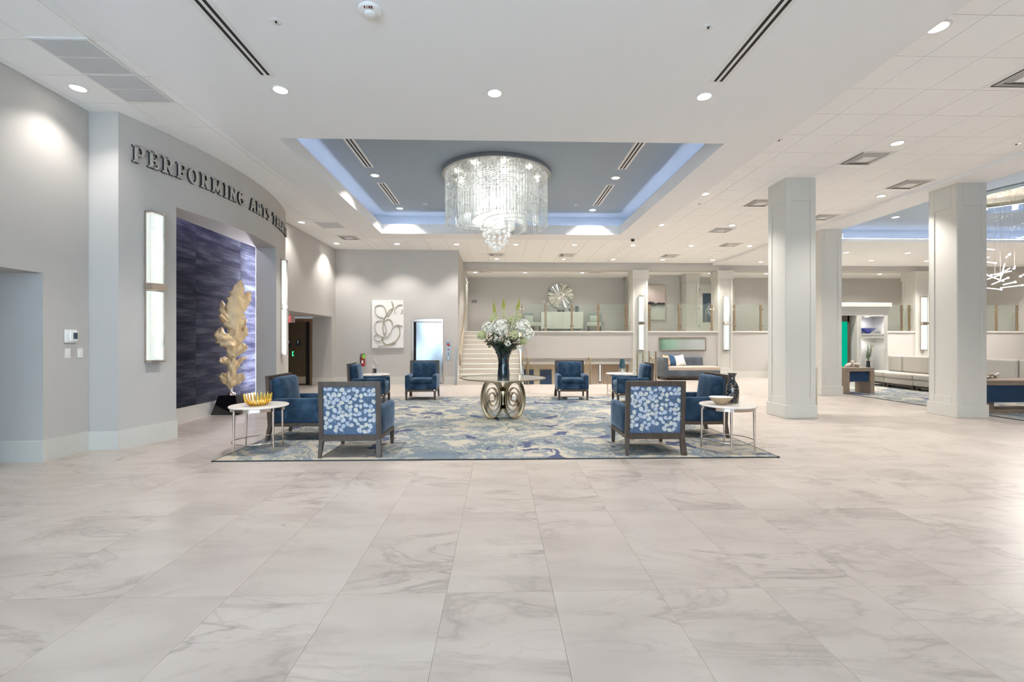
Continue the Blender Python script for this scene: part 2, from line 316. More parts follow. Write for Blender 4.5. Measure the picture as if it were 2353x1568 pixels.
# ------------------------------------------------------------------ mesh helpers
class MB:
    def __init__(s): s.v = []; s.f = []; s.m = Matrix.Identity(4)
    def add(s, vs, fs):
        k = len(s.v); s.v += [tuple(s.m @ Vector(p)) for p in vs]; s.f += [tuple(k+i for i in f) for f in fs]; return s
    def box(s, x0, x1, y0, y1, z0, z1):
        return s.add([(x0,y0,z0),(x1,y0,z0),(x1,y1,z0),(x0,y1,z0),(x0,y0,z1),(x1,y0,z1),(x1,y1,z1),(x0,y1,z1)],
                     [(0,3,2,1),(4,5,6,7),(0,1,5,4),(1,2,6,5),(2,3,7,6),(3,0,4,7)])
    def prism(s, poly, z0, z1):
        """vertical prism over a plan polygon (counter-clockwise)"""
        n = len(poly)
        vs = [(x, y, z0) for x, y in poly] + [(x, y, z1) for x, y in poly]
        fs = [tuple(range(n-1, -1, -1)), tuple(range(n, 2*n))] + [(i, (i+1) % n, n+(i+1) % n, n+i) for i in range(n)]
        return s.add(vs, fs)
    def slab(s, poly, y0, y1):
        """prism over an outline in x-z, from y0 to y1"""
        n = len(poly)
        vs = [(x, y0, z) for x, z in poly] + [(x, y1, z) for x, z in poly]
        fs = [tuple(range(n)), tuple(range(2*n-1, n-1, -1))] + [((i+1) % n, i, n+i, n+(i+1) % n) for i in range(n)]
        return s.add(vs, fs)
    def lathe(s, prof, n=24, c=(0, 0, 0), sq=None, cap=True):
        vs = []
        for r, z in prof:
            for i in range(n):
                a = 2*PI*i/n; q = sq(a, z) if sq else 1.0
                vs.append((c[0]+r*q*math.cos(a), c[1]+r*q*math.sin(a), c[2]+z))
        fs = []
        for k in range(len(prof)-1):
            for i in range(n):
                j = (i+1) % n
                fs.append((k*n+i, k*n+j, (k+1)*n+j, (k+1)*n+i))
        if cap:
            if prof[0][0] > 1e-5: fs.append(tuple(range(n-1, -1, -1)))
            if prof[-1][0] > 1e-5: fs.append(tuple((len(prof)-1)*n+i for i in range(n)))
        return s.add(vs, fs)
    def tube(s, pts, r, n=8, closed=False, flat=None):
        """round tube along points; r number or list; flat=(a,b) gives an elliptical section"""
        pts = [Vector(p) for p in pts]; m = len(pts); vs = []; fs = []
        up = None
        for i, p in enumerate(pts):
            if closed: t = pts[(i+1) % m] - pts[i-1]
            else: t = pts[min(i+1, m-1)] - pts[max(i-1, 0)]
            t.normalize()
            if up is None:
                up = Vector((0, 0, 1)) if abs(t.z) < 0.9 else Vector((0, 1, 0))
            u = up - t*up.dot(t)
            if u.length < 1e-4: u = t.orthogonal()
            u.normalize(); up = u; w = t.cross(u)
            rr = r[i] if isinstance(r, (list, tuple)) else r
            ra, rb = (flat if flat else (rr, rr))
            for k in range(n):
                a = 2*PI*k/n
                vs.append(p + u*math.cos(a)*ra + w*math.sin(a)*rb)
        for i in range(m if closed else m-1):
            i2 = (i+1) % m
            for k in range(n):
                k2 = (k+1) % n
                fs.append((i*n+k, i*n+k2, i2*n+k2, i2*n+k))
        if not closed:
            fs.append(tuple(range(n-1, -1, -1))); fs.append(tuple((m-1)*n+k for k in range(n)))
        return s.add(vs, fs)
    def band(s, pts, w, t):
        """flat strip: rectangular section, outline in x-z, width w along y, thickness t"""
        pts = [Vector((p[0], 0, p[1])) for p in pts]; m = len(pts); vs = []; fs = []
        for i, p in enumerate(pts):
            d = pts[min(i+1, m-1)] - pts[max(i-1, 0)]; d.normalize(); nn = Vector((-d.z, 0, d.x))*t/2
            vs += [p+nn+Vector((0, -w/2, 0)), p+nn+Vector((0, w/2, 0)), p-nn+Vector((0, w/2, 0)), p-nn+Vector((0, -w/2, 0))]
        for i in range(m-1):
            for k in range(4):
                k2 = (k+1) % 4
                fs.append((i*4+k, i*4+k2, (i+1)*4+k2, (i+1)*4+k))
        fs += [(3, 2, 1, 0), tuple((m-1)*4+k for k in range(4))]
        return s.add(vs, fs)
    def rbox(s, c, sz, r, puff=(0, 0, 0)):
        """box with rounded edges and, if asked, crowned faces"""
        hx, hy, hz = sz[0]/2, sz[1]/2, sz[2]/2; r = min(r, hx*0.98, hy*0.98, hz*0.98)
        def ax(hh):
            i = hh-r; return [-hh, -hh+r*0.3, -i, -i*0.5, 0, i*0.5, i, hh-r*0.3, hh]
        A = [ax(hx), ax(hy), ax(hz)]; H = (hx, hy, hz); idx = {}; vs = []; fs = []
        def vid(p):
            k = tuple(round(q, 6) for q in p)
            if k not in idx:
                q = [max(-(H[a]-r), min(H[a]-r, p[a])) for a in range(3)]
                d = Vector([p[a]-q[a] for a in range(3)]); l = d.length
                if l > 1e-9: d *= r/l
                o = [q[a]+d[a] for a in range(3)]
                u = [p[a]/H[a] for a in range(3)]
                for a in range(3):
                    b1, b2 = (a+1) % 3, (a+2) % 3
                    o[a] += puff[a]*u[a]*(1-u[b1]**2)*(1-u[b2]**2)
                idx[k] = len(vs); vs.append((c[0]+o[0], c[1]+o[1], c[2]+o[2]))
            return idx[k]
        for a in range(3):
            b1, b2 = (a+1) % 3, (a+2) % 3
            for sgn in (-1, 1):
                for i in range(8):
                    for j in range(8):
                        q = []
                        for (ii, jj) in ((i, j), (i+1, j), (i+1, j+1), (i, j+1)):
                            p = [0, 0, 0]; p[a] = sgn*H[a]; p[b1] = A[b1][ii]; p[b2] = A[b2][jj]; q.append(vid(p))
                        fs.append(tuple(q) if sgn > 0 else tuple(reversed(q)))
        return s.add(vs, fs)
    def ball(s, c, r, n=8, m=6, sc=(1, 1, 1)):
        vs = [(c[0], c[1], c[2]-r*sc[2])]
        for k in range(1, m):
            ph = -PI/2+PI*k/m
            for i in range(n):
                a = 2*PI*i/n
                vs.append((c[0]+r*sc[0]*math.cos(ph)*math.cos(a), c[1]+r*sc[1]*math.cos(ph)*math.sin(a), c[2]+r*sc[2]*math.sin(ph)))
        vs.append((c[0], c[1], c[2]+r*sc[2])); fs = []
        for i in range(n): fs.append((0, 1+(i+1) % n, 1+i))
        for k in range(m-2):
            for i in range(n):
                j = (i+1) % n; b0 = 1+k*n; b1 = b0+n
                fs.append((b0+i, b0+j, b1+j, b1+i))
        t = len(vs)-1; b0 = 1+(m-2)*n
        for i in range(n): fs.append((b0+i, b0+(i+1) % n, t))
        return s.add(vs, fs)
    def build(s, name, mat, parent=None, smooth=None, bevel=0, seg=2):
        me = bpy.data.meshes.new(name); me.from_pydata([tuple(v) for v in s.v], [], s.f); me.update()
        me.materials.append(MATS[mat])
        if smooth is not None:
            me.polygons.foreach_set('use_smooth', [True]*len(me.polygons))
            me.set_sharp_from_angle(angle=math.radians(smooth))
        o = bpy.data.objects.new(name, me); COL.objects.link(o)
        if parent is not None: o.parent = parent
        if bevel:
            b = o.modifiers.new('bevel', 'BEVEL'); b.width = bevel; b.segments = seg; b.limit_method = 'ANGLE'; b.angle_limit = 0.6
        return o
def tag(o, label=None, cat=None, group=None, kind=None):
    if label: o['label'] = label
    if cat: o['category'] = cat
    if group: o['group'] = group
    if kind: o['kind'] = kind
    return o
def thing(name, label, cat, loc=(0, 0, 0), rz=0, group=None):
    o = bpy.data.objects.new(name, None); COL.objects.link(o); o.empty_display_size = 0.1
    o.location = loc; o.rotation_euler = (0, 0, rz)
    return tag(o, label, cat, group)
def struct(name, mb, mat, parent=None, **kw):
    o = mb.build(name, mat, parent, **kw)
    if parent is None: o['kind'] = 'structure'
    return o
def dup(root, loc, rz=None, label=None, group=None):
    r = root.copy(); COL.objects.link(r); r.location = loc
    if rz is not None: r.rotation_euler = (0, 0, rz)
    if label: r['label'] = label
    if group: r['group'] = group
    for ch in list(root.children):
        c = ch.copy(); COL.objects.link(c); c.parent = r
        for g in list(ch.children):
            d = g.copy(); COL.objects.link(d); d.parent = c
    return r
def light(name, kind, loc, energy, col=(1, 1, 1), parent=None, **kw):
    l = bpy.data.lights.new(name, kind); l.energy = energy; l.color = col
    for k, v in kw.items(): setattr(l, k, v)
    o = bpy.data.objects.new(name, l); COL.objects.link(o); o.location = loc
    if parent is not None: o.parent = parent
    return o
def ellipse(rx, rz, n=24, a0=0, a1=2*PI):
    return [(rx*math.cos(a0+(a1-a0)*i/n), rz*math.sin(a0+(a1-a0)*i/n)) for i in range(n+1)]
ORD = ['first', 'second', 'third', 'fourth', 'fifth', 'sixth', 'seventh', 'eighth', 'ninth', 'tenth', 'eleventh', 'twelfth']
# ------------------------------------------------------------------ the setting
XL, XR = -5.43, 21.0          # side walls
DF, DB, DM = -4.5, 15.28, 17.55   # street front, lift wall, mezzanine edge
ZT, ZP = 4.48, 4.40           # tile ceiling, plaster ceiling
HX0, HX1, HD = 0.85, 5.25, 15.06   # well of the stair going down

# floor: screed with stone tiles laid on it
b = MB()
b.box(-8.2, XR, DF, HD, -0.3, -0.012).box(-8.2, HX0, HD, DM+0.3, -0.3, -0.012).box(HX1, XR, HD, DM+0.3, -0.3, -0.012)
floor = struct('floor', b, 'grout')
TX, TD = 0.61, 1.22
gap = 0.0013
tile_me = {}
def tile_mesh(w, d):
    k = (round(w, 3), round(d, 3))
    if k not in tile_me:
        q = MB(); q.box(-w/2+gap/2, w/2-gap/2, -d/2+gap/2, d/2-gap/2, -0.012, 0.0)
        me = bpy.data.meshes.new('floor_tile'); me.from_pydata(q.v, [], q.f); me.materials.append(MATS['marble']); tile_me[k] = me
    return tile_me[k]
cells = []
k0 = int((-8.0+0.30)//TX); k1 = int((XR+0.30)//TX)
for kx in range(k0, k1):
    for kd in range(-6, 13):
        x0, d0 = -0.30+kx*TX, 2.61+kd*TD
        x1, d1 = x0+TX, min(d0+TD, DM+0.2)
        if d1 <= d0+0.05: continue
        if x1 > HX0 and x0 < HX1 and d1 > HD:
            if d0 >= HD: continue
            d1 = HD
        cells.append((x0, x1, d0, d1))
def seen(c):
    x, d = (c[0]+c[1])/2, (c[2]+c[3])/2
    return c[3] > 2.0 and abs(x) < 1.12*c[3]+0.6
vis = sorted([c for c in cells if seen(c)], key=lambda c: (c[2]+c[3])/2+0.05*abs(c[0]+c[1]))
near = vis[:290]; nearset = set(near)
for (x0, x1, d0, d1) in near:
    o = bpy.data.objects.new('floor_tile', tile_mesh(x1-x0, d1-d0)); COL.objects.link(o)
    o.parent = floor; o.location = ((x0+x1)/2, (d0+d1)/2, 0)
q = MB()
for c in cells:
    if c not in nearset:
        q.box(c[0]+gap/2, c[1]-gap/2, c[2]+gap/2, c[3]-gap/2, -0.012, 0)
tag(q.build('floor_tile_field', 'marble', floor), kind='stuff')

# left wall with its first passage
b = MB()
b.box(-8.2, XL, DF, 2.9, 0, ZT).box(-8.2, XL, 2.9, 5.58, 2.25, ZT).box(-8.4, XL, 5.58, 6.18, 0, ZT)
b.box(-8.4, -8.2, DF, 5.6, 0, ZT)
struct('wall_left', b, 'wall')
# bowed theatre wall with the art niche
CX, CD, CR = -11.75, 8.55, 7.11
def arc(deg): a = math.radians(deg); return (CX+CR*math.cos(a), CD+CR*math.sin(a))
A0, A1, NA0, NA1, NZ = -19.44, 19.2, -13.03, 10.89, 3.44
XN, XS = -5.68, -5.2          # niche back, inner edge of the niche soffit
def arcpts(a0, a1, n): return [arc(a0+(a1-a0)*i/n) for i in range(n+1)]
b = MB()
p = arcpts(A0, NA0, 8)
b.prism([(-6.2, p[0][1])]+p+[(-5.2, p[-1][1]), (-5.2, 6.78), (-6.2, 6.78)], 0, ZT)
p = arcpts(NA1, A1, 10)
b.prism([(-5.2, p[0][1])]+p[:-1]+[(p[-1][0], 10.74), (-5.12, 10.74), (-5.12, 9.96), (-5.2, 9.96)], 0, ZT)
b.prism([(-6.2, 10.74), (p[-1][0], 10.74), p[-1], (-6.2, p[-1][1])], 0, ZT)
p = arcpts(NA0, NA1, 24)
b.prism([(XS, p[0][1])]+p+[(XS, p[-1][1])], NZ, ZT)
b.box(-6.2, XN, 6.78, 10.75, 0, ZT).box(XN, XS, 6.78, 10.75, 3.75, ZT)
struct('wall_theatre', b, 'wall', smooth=25)
# far left wall with the passage to the wash rooms
b = MB()
b.box(-7.8, XL, 10.86, 11.9, 0, ZT).box(-7.8, XL, 11.9, 14.98, 2.23, ZT).box(-6.06, XL, 14.98, DB+0.2, 0, ZT)
b.box(-7.8, -6.06, 15.08, DB+0.2, 0, 2.3).box(-7.8, -7.55, 11.9, 15.1, 0, 2.3)
struct('wall_far_left', b, 'wall')
# lift wall
EX0, EX1, EZ = -2.91, -1.87, 2.18
b = MB()
b.box(XL-0.3, EX0, DB, DM, 0, ZT).box(EX1, -1.37, DB, DM, 0, ZT).box(EX0, EX1, DB, DM, EZ, ZT).box(EX0, EX1, DB+0.22, DM, 0, EZ)
b.box(-1.6, -1.37, DM-0.01, 21, 0, ZT)
struct('wall_lift', b, 'wall')
# mezzanine: parapet, slab, beam over it, back walls, ceiling
b = MB()
b.box(HX0, HX1, DM, DM+0.35, 0.77, 1.815).box(HX1, XR, DM, DM+0.35, 0, 1.815)
struct('wall_parapet', b, 'wall')
b = MB(); b.box(HX0-0.02, XR, DM-0.035, DM+0.36, 1.765, 1.83); struct('trim_1', b, 'trim', bevel=0.008)
b = MB(); b.box(-1.37, XR, DM+0.2, 21, 1.6, 1.815); struct('floor_mezzanine', b, 'seat_cream')
b = MB(); b.box(-1.37, XR, DM+0.02, DM+0.5, 4.20, ZT+0.2); struct('trim_2', b, 'wall')
b = MB(); b.box(-1.37, XR, DM+0.5, 21.2, 4.33, 4.6); struct('ceiling_mezzanine', b, 'tile_ceiling')
b = MB(); b.box(-1.6, 5.75, 20.7, 21, 1.8, 4.35).box(5.75, 7.95, 19.8, 21, 1.8, 4.35).box(7.95, XR, 20.55, 21, 1.8, 4.35)
struct('wall_mezzanine', b, 'wall')
# lower lobby seen down the well
b = MB()
b.box(HX0-0.25, HX0, HD+0.02, 22.4, -2.4, -0.012).box(HX0-0.25, HX0, 17.9, 22.4, -0.1, 1.6).box(HX1, HX1+0.2, HD+0.02, 17.9, -2.4, -0.02)
b.box(HX0-0.3, HX1+2.5, 22.2, 22.4, -2.4, 1.6).box(HX1+2.3, HX1+2.5, 17.9, 22.4, -2.4, 1.6).box(HX1, HX1+2.5, 17.85, 17.95, -2.4, 1.6)
struct('wall_lower_lobby', b, 'lower_wall')
b = MB(); b.box(HX0-0.3, HX1+2.5, 17.88, 22.4, 0.52, 0.62); struct('ceiling_lower_lobby', b, 'plaster')
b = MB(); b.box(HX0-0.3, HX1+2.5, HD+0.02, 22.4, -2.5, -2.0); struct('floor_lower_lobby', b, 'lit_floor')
# right end wall and street front with tall windows behind the camera
b = MB(); b.box(XR, XR+0.2, DF, 21, 0, 5.2); struct('wall_right', b, 'wall')
b = MB(); wn = []
x = -5.2
while x < 2.3:
    wn.append((x, x+2.3)); x += 2.55
b.box(-8.2, XR, DF-0.2, DF, 0, 0.25).box(-8.2, XR, DF-0.2, DF, 3.7, 5.2)
xs = -8.2
for a0, a1 in wn:
    b.box(xs, a0, DF-0.2, DF, 0.25, 3.7); xs = a1
b.box(xs, XR, DF-0.2, DF, 0.25, 3.7)
struct('wall_front', b, 'wall')
for i, (a0, a1) in enumerate(wn):
    q = MB(); q.box(a0, a1, DF-0.12, DF-0.11, 0.25, 3.7)
    w = struct('window_%d' % (i+1), q, 'window_glass')
    q = MB(); m = (a0+a1)/2
    q.box(m-0.03, m+0.03, DF-0.16, DF-0.06, 0.25, 3.7).box(a0, a1, DF-0.16, DF-0.06, 2.4, 2.46)
    q.build('window_frame', 'bronze', w)

# baseboards
def run(mb, pts, t=0.022, h=0.25):
    for (x0, y0), (x1, y1) in zip(pts, pts[1:]):
        d = Vector((x1-x0, y1-y0)); n = Vector((d.y, -d.x)).normalized()*t      # to the right of travel
        mb.prism([(x0, y0), (x0+n.x, y0+n.y), (x1+n.x, y1+n.y), (x1, y1)][::-1] if False else [(x0, y0), (x0+n.x, y0+n.y), (x1+n.x, y1+n.y), (x1, y1)], 0, h)
b = MB(); run(b, [(XL, DF), (XL, 2.9)]); run(b, [(-8.2, 5.58), (XL, 5.58)]); run(b, [(XL, 5.56), (XL, 6.18), (arc(A0)[0]+0.02, 6.18)]); struct('baseboard_left', b, 'trim')
b = MB(); run(b, arcpts(A0, NA0, 8)); run(b, arcpts(NA1, A1, 10)); run(b, [(XN, 6.78), (XN, 10.74)]); run(b, [(-5.2, 9.89), (arc(NA1)[0], 9.89)]); struct('baseboard_theatre', b, 'trim', smooth=25)
b = MB(); run(b, [(XL, 10.9), (XL, 11.9)]); run(b, [(-6.06, 14.98), (XL, 14.98), (XL, DB), (EX0-0.04, DB)]); run(b, [(EX1+0.04, DB), (-1.37, DB)]); struct('baseboard_lift', b, 'trim')
b = MB(); run(b, [(HX1+0.02, DM), (XR, DM)]); struct('baseboard_parapet', b, 'trim')

# ------------------------------------------------------------------ ceilings
b = MB()
for (x0, x1, d0, d1) in ((XL-0.2, -3.9, DF, DM+0.1), (4.11, 8.36, DF, DM+0.1), (-3.9, 4.11, 13.27, DM+0.1)):
    b.box(x0, x1, d0, d1, ZT+0.010, ZT+0.15)
ceiling = struct('ceiling', b, 'grid')
ct_me = {}
def ctile(x0, x1, d0, d1):
    k = (round(x1-x0, 3), round(d1-d0, 3))
    if k not in ct_me:
        g = 0.004; q = MB(); q.box(-k[0]/2+g, k[0]/2-g, -k[1]/2+g, k[1]/2-g, 0, 0.012)
        me = bpy.data.meshes.new('ceiling_tile'); me.from_pydata(q.v, [], q.f); me.materials.append(MATS['tile_ceiling']); ct_me[k] = me
    o = bpy.data.objects.new('ceiling_tile', ct_me[k]); COL.objects.link(o); o.parent = ceiling
    o.location = ((x0+x1)/2, (d0+d1)/2, ZT)
TC = 0.6167
def cuts(a0, a1, org):
    k = math.ceil((a0-org)/TC+1e-6); r = [a0]
    while org+k*TC < a1-0.03: r.append(org+k*TC); k += 1
    return r+[a1]
for (x0, x1, d0, d1, ox) in ((4.11, 8.36, 3.0, DM, 4.555), (XL, -3.9, 3.0, DM, -4.725), (-3.9, 4.11, 13.27, DM, 4.555)):
    xs, ds = cuts(x0, x1, ox), cuts(d0, d1, 4.73)
    for i in range(len(xs)-1):
        for j in range(len(ds)-1):
            if x0 < -4 and ds[j] > DB: continue
            ctile(xs[i], xs[i+1], ds[j], ds[j+1])
q = MB()
q.box(4.11, 8.36, DF, 3.0, ZT, ZT+0.012).box(XL, -3.9, DF, 3.0, ZT, ZT+0.012)
tag(q.build('ceiling_tile_field', 'tile_ceiling', ceiling), kind='stuff')
# dropped plaster ceiling with the lit blue tray
KX0, KX1, KD0, KD1 = -3.22, 3.38, 6.73, 12.61
b = MB()
b.box(-3.9, KX0, DF, 13.27, ZP, 4.47).box(KX1, 4.11, DF, 13.27, ZP, 4.47).box(KX0, KX1, DF, KD0, ZP, 4.47).box(KX0, KX1, KD1, 13.27, ZP, 4.47)
for (x0, x1, d0, d1) in ((-3.9, -3.6, DF, 13.27), (3.76, 4.11, DF, 13.27), (-3.6, 3.76, DF, 6.35), (-3.6, 3.76, 13.02, 13.27)):
    b.box(x0, x1, d0, d1, 4.47, 4.62)
t = 0.05
b.box(KX0-t, KX0, KD0-t, KD1+t, 4.47, 4.66).box(KX1, KX1+t, KD0-t, KD1+t, 4.47, 4.66).box(KX0, KX1, KD0-t, KD0, 4.47, 4.66).box(KX0, KX1, KD1, KD1+t, 4.47, 4.66)
struct('ceiling_plaster', b, 'plaster')
b = MB(); T0, T1, U0, U1 = KX0-0.34, KX1+0.34, KD0-0.36, KD1+0.40
b.box(T0-0.1, T1+0.1, U0-0.1, U1+0.1, 5.0, 5.1)
b.box(T0-0.1, T0, U0, U1, 4.47, 5.0).box(T1, T1+0.1, U0, U1, 4.47, 5.0).box(T0, T1, U0-0.1, U0, 4.47, 5.0).box(T0, T1, U1, U1+0.1, 4.47, 5.0)
struct('ceiling_tray', b, 'blue_paint')
led = thing('cove_light', 'hidden violet-white light strip around the central blue ceiling tray', 'light strip', (0, 0, 4.475))
g = 0.085
for (x0, x1, d0, d1) in ((KX0-g-0.02, KX0-g, KD0-g, KD1+g), (KX1+g, KX1+g+0.02, KD0-g, KD1+g), (KX0-g, KX1+g, KD0-g-0.02, KD0-g), (KX0-g, KX1+g, KD1+g, KD1+g+0.02)):
    q = MB(); q.box(x0, x1, d0, d1, 0.0, 0.02); q.build('strip', 'led_cove', led)
# plaster ceiling of the right-hand lounge with its own tray
RX0, RX1, RD0, RD1 = 9.1, 16.2, 5.6, 13.2
b = MB()
b.box(8.36, RX0, DF, DM+0.1, ZP, ZP+0.08).box(RX1, XR, DF, DM+0.1, ZP, ZP+0.08).box(RX0, RX1, DF, RD0, ZP, ZP+0.08).box(RX0, RX1, RD1, DM+0.1, ZP, ZP+0.08)
b.box(8.36, 8.5, DF, DM, ZP+0.08, ZT+0.15)
struct('ceiling_lounge', b, 'plaster')
b = MB(); e = 0.28
b.box(RX0-e-0.1, RX1+e+0.1, RD0-e-0.1, RD1+e+0.1, 4.80, 4.9)
b.box(RX0-e-0.1, RX0-e, RD0-e, RD1+e, ZP+0.08, 4.8).box(RX1+e, RX1+e+0.1, RD0-e, RD1+e, ZP+0.08, 4.8).box(RX0-e, RX1+e, RD0-e-0.1, RD0-e, ZP+0.08, 4.8).box(RX0-e, RX1+e, RD1+e, RD1+e+0.1, ZP+0.08, 4.8)
struct('ceiling_lounge_tray', b, 'blue_paint')
led = thing('cove_light', 'hidden violet-white light strip around the lounge ceiling tray on the right', 'light strip', (0, 0, ZP+0.083))
for (x0, x1, d0, d1) in ((RX0-0.06, RX0-0.045, RD0, RD1), (RX1+0.045, RX1+0.06, RD0, RD1), (RX0, RX1, RD0-0.06, RD0-0.045), (RX0, RX1, RD1+0.045, RD1+0.06)):
    q = MB(); q.box(x0, x1, d0, d1, 0, 0.015); q.build('strip', 'led_cove', led)
b = MB(); b.box(-8.6, XR+0.3, DF-0.3, 21.3, 5.2, 5.3); struct('ceiling_slab', b, 'grid')

# ------------------------------------------------------------------ ceiling fittings
q = MB(); q.lathe([(0.070, 0), (0.098, -0.001), (0.102, -0.006), (0.100, -0.010), (0.080, -0.010), (0.070, 0)], 28, cap=False); ring_me = q.build('trim_ring', 'white_metal', smooth=40)
q = MB(); q.lathe([(0.0, -0.004), (0.079, -0.004), (0.079, 0.0)], 28); lens_me = q.build('lens', 'lamp')
def downlight(x, d, z, label, energy=1.0, group='recessed ceiling downlights', spot=116, blend=0.6, col=(1.0, 0.95, 0.885)):
    t = thing('downlight', label, 'downlight', (x, d, z), 0, group)
    for src in (ring_me, lens_me):
        c = src.copy(); COL.objects.link(c); c.parent = t
    light('downlight_beam', 'SPOT', (0, 0, -0.015), DL*energy, col, t, spot_size=math.radians(spot), spot_blend=blend, shadow_soft_size=0.07)
    return t
for i, (x, d) in enumerate(((-2.57, 5.43), (-0.05, 5.43), (2.48, 5.43))):
    downlight(x, d, ZP, 'recessed downlight in the plaster ceiling, %s of three in front of the blue tray' % ('left', 'middle', 'right')[i], (1.2, 0.9, 0.85)[i])
for i, (x, d, w) in enumerate(((-2.66, 9.85, 'left, nearer'), (-2.66, 12.28, 'left, farther'), (2.54, 9.85, 'right, nearer'), (2.54, 12.28, 'right, farther'))):
    downlight(x, d, 5.0, 'round recessed downlight in the blue ceiling tray, %s one' % w, 1.6 if d < 11 else 1.1)
gx = [-5.05, -3.18, -1.33, 0.53, 2.39, 4.25, 6.12, 8.0]
for i, x in enumerate(gx):
    downlight(x, 14.32, ZT, 'recessed downlight in the far tile ceiling, front row, %s from left' % ORD[i], 0.75, spot=108)
for i, x in enumerate([-0.08, 2.4, 4.25, 6.12, 8.0]):
    downlight(x, 16.83, ZT, 'recessed downlight in the far tile ceiling, row nearest the mezzanine, %s from left' % ORD[i], 1.0, spot=104)
for x, d, w in ((4.245, 4.28, 'nearest the camera, cut by the plaster edge'), (4.245, 9.27, 'beside the right edge of the blue tray, nearer one'), (4.245, 11.78, 'beside the right edge of the blue tray, farther one'), (6.12, 11.78, 'behind the near right column, left of it'), (6.11, 6.81, 'in front of the near right column'), (8.0, 9.3, 'between the two near columns'), (8.0, 4.3, 'at the right, outside the view')):
    if 'outside' in w: continue
    downlight(x, d, ZT, 'recessed downlight in the right tile ceiling, ' + w.replace('beside the right edge of the blue tray', 'beside the blue tray'), 0.4 if d < 5 else 0.8 if d < 8 else 1.15)
for x, d, w in ((-5.05, 5.61, 'above the blank left wall'), (-5.05, 11.79, 'above the far left wall beyond the lettering')):
    downlight(x, d, ZT, 'round recessed downlight lighting a scallop ' + w, 0.31, spot=112, blend=0.8)
for x, d, w in ((11.61, 14.9, 'left of the nearer pair'), (13.73, 14.9, 'right of the nearer pair'), (13.7, 16.36, 'left of the farther pair'), (15.8, 16.36, 'right of the farther pair')):
    downlight(x, d, ZP, 'recessed downlight in the lounge ceiling, ' + w, 1.5)
for i, (x, d) in enumerate(((11.6, 16.36), (15.85, 14.9), (17.95, 14.9), (17.95, 16.36), (20.0, 16.36))):   # added to brighten the dim lounge, on the same grid behind columns
    downlight(x, d, ZP, 'added recessed downlight in the lounge ceiling hidden behind a column, %s of five' % ORD[i], 1.3)
for i, x in enumerate((6.2, 13.9, 18.9)):  # added to lift the dark mezzanine walls, following its lamp spacing
    downlight(x, 19.0, 4.33, 'added recessed downlight in the mezzanine ceiling hidden behind a column, %s of three' % ORD[i], 0.36, spot=128)
downlight(9.79, 16.75, ZP, 'round recessed downlight in the lounge plaster ceiling beside the near right column', 0.7)
downlight(10.74, 12.03, 4.80, 'round recessed downlight in the blue lounge tray, left of the lounge column', 0.8)
for i, x in enumerate((-1.0, 1.11, 3.53, 9.03, 11.45, 16.45)):
    downlight(x, 19.2, 4.33, 'round recessed downlight in the mezzanine ceiling, %s from the left' % ORD[i], 0.33, spot=128)
for i, x in enumerate((1.8, 4.6)):  # added lamps lighting the lower lobby from its unseen ceiling
    t = downlight(x, 19.6, 0.52, 'added round recessed downlight in the lower lobby ceiling, %s one' % ('left', 'right')[i], 0.9, spot=170)
# downlights added out of view to light the foreground, carrying the grid on
for d, w in ((1.75, 'just behind the camera'), (-1.95, 'by the street windows')):
    for i, x in enumerate((-2.57, -0.05, 2.48)):
        downlight(x, d, ZP, 'added recessed downlight in the plaster ceiling %s, %s of three' % (w, ('left', 'middle', 'right')[i]), 0.06)
for i, (x, d) in enumerate(((-5.05, 0.8), (-5.05, -2.2), (6.12, 1.75), (6.12, -1.0), (8.0, 4.3), (8.0, -0.7), (10.5, 2.0), (13.5, 2.0), (12.0, 5.0), (16.5, 5.0))):  # added beyond the view, mostly to brighten near columns and lounge
    downlight(x, d, ZP if x > 8.4 else ZT, 'added recessed downlight over the lobby out of view, %s of ten' % ORD[i], 0.3 if x < 7 else 1.5 if x < 9 else 1.0)
ring_me.parent = None; bpy.data.objects.remove(ring_me); bpy.data.objects.remove(lens_me)

def slot(x, d0, d1, z, label):
    t = thing('slot_diffuser', label, 'air diffuser', (x, (d0+d1)/2, z), 0, 'linear slot diffusers')
    l = (d1-d0)/2
    q = MB(); q.box(-0.095, 0.095, -l-0.03, l+0.03, -0.004, 0.0); q.build('frame', 'white_metal', t)
    for s in (-0.033, 0.033):
        q = MB(); q.box(s-0.016, s+0.016, -l, l, -0.006, -0.0035); q.build('slot', 'black_slot', t)
slot(-2.59, 2.2, 5.13, ZP, 'long twin-slot air diffuser in the grey plaster ceiling, left one')
slot(2.49, 2.2, 5.11, ZP, 'long twin-slot air diffuser in the grey plaster ceiling, right one')
slot(-2.65, 7.3, 9.36, 5.0, 'twin-slot air diffuser at the left of the blue tray, nearer one')
slot(-2.65, 10.34, 11.86, 5.0, 'twin-slot air diffuser at the left of the blue tray, farther one')
slot(2.54, 7.3, 9.33, 5.0, 'twin-slot air diffuser at the right of the blue tray, nearer one')
slot(2.55, 10.33, 11.86, 5.0, 'twin-slot air diffuser at the right of the blue tray, farther one')

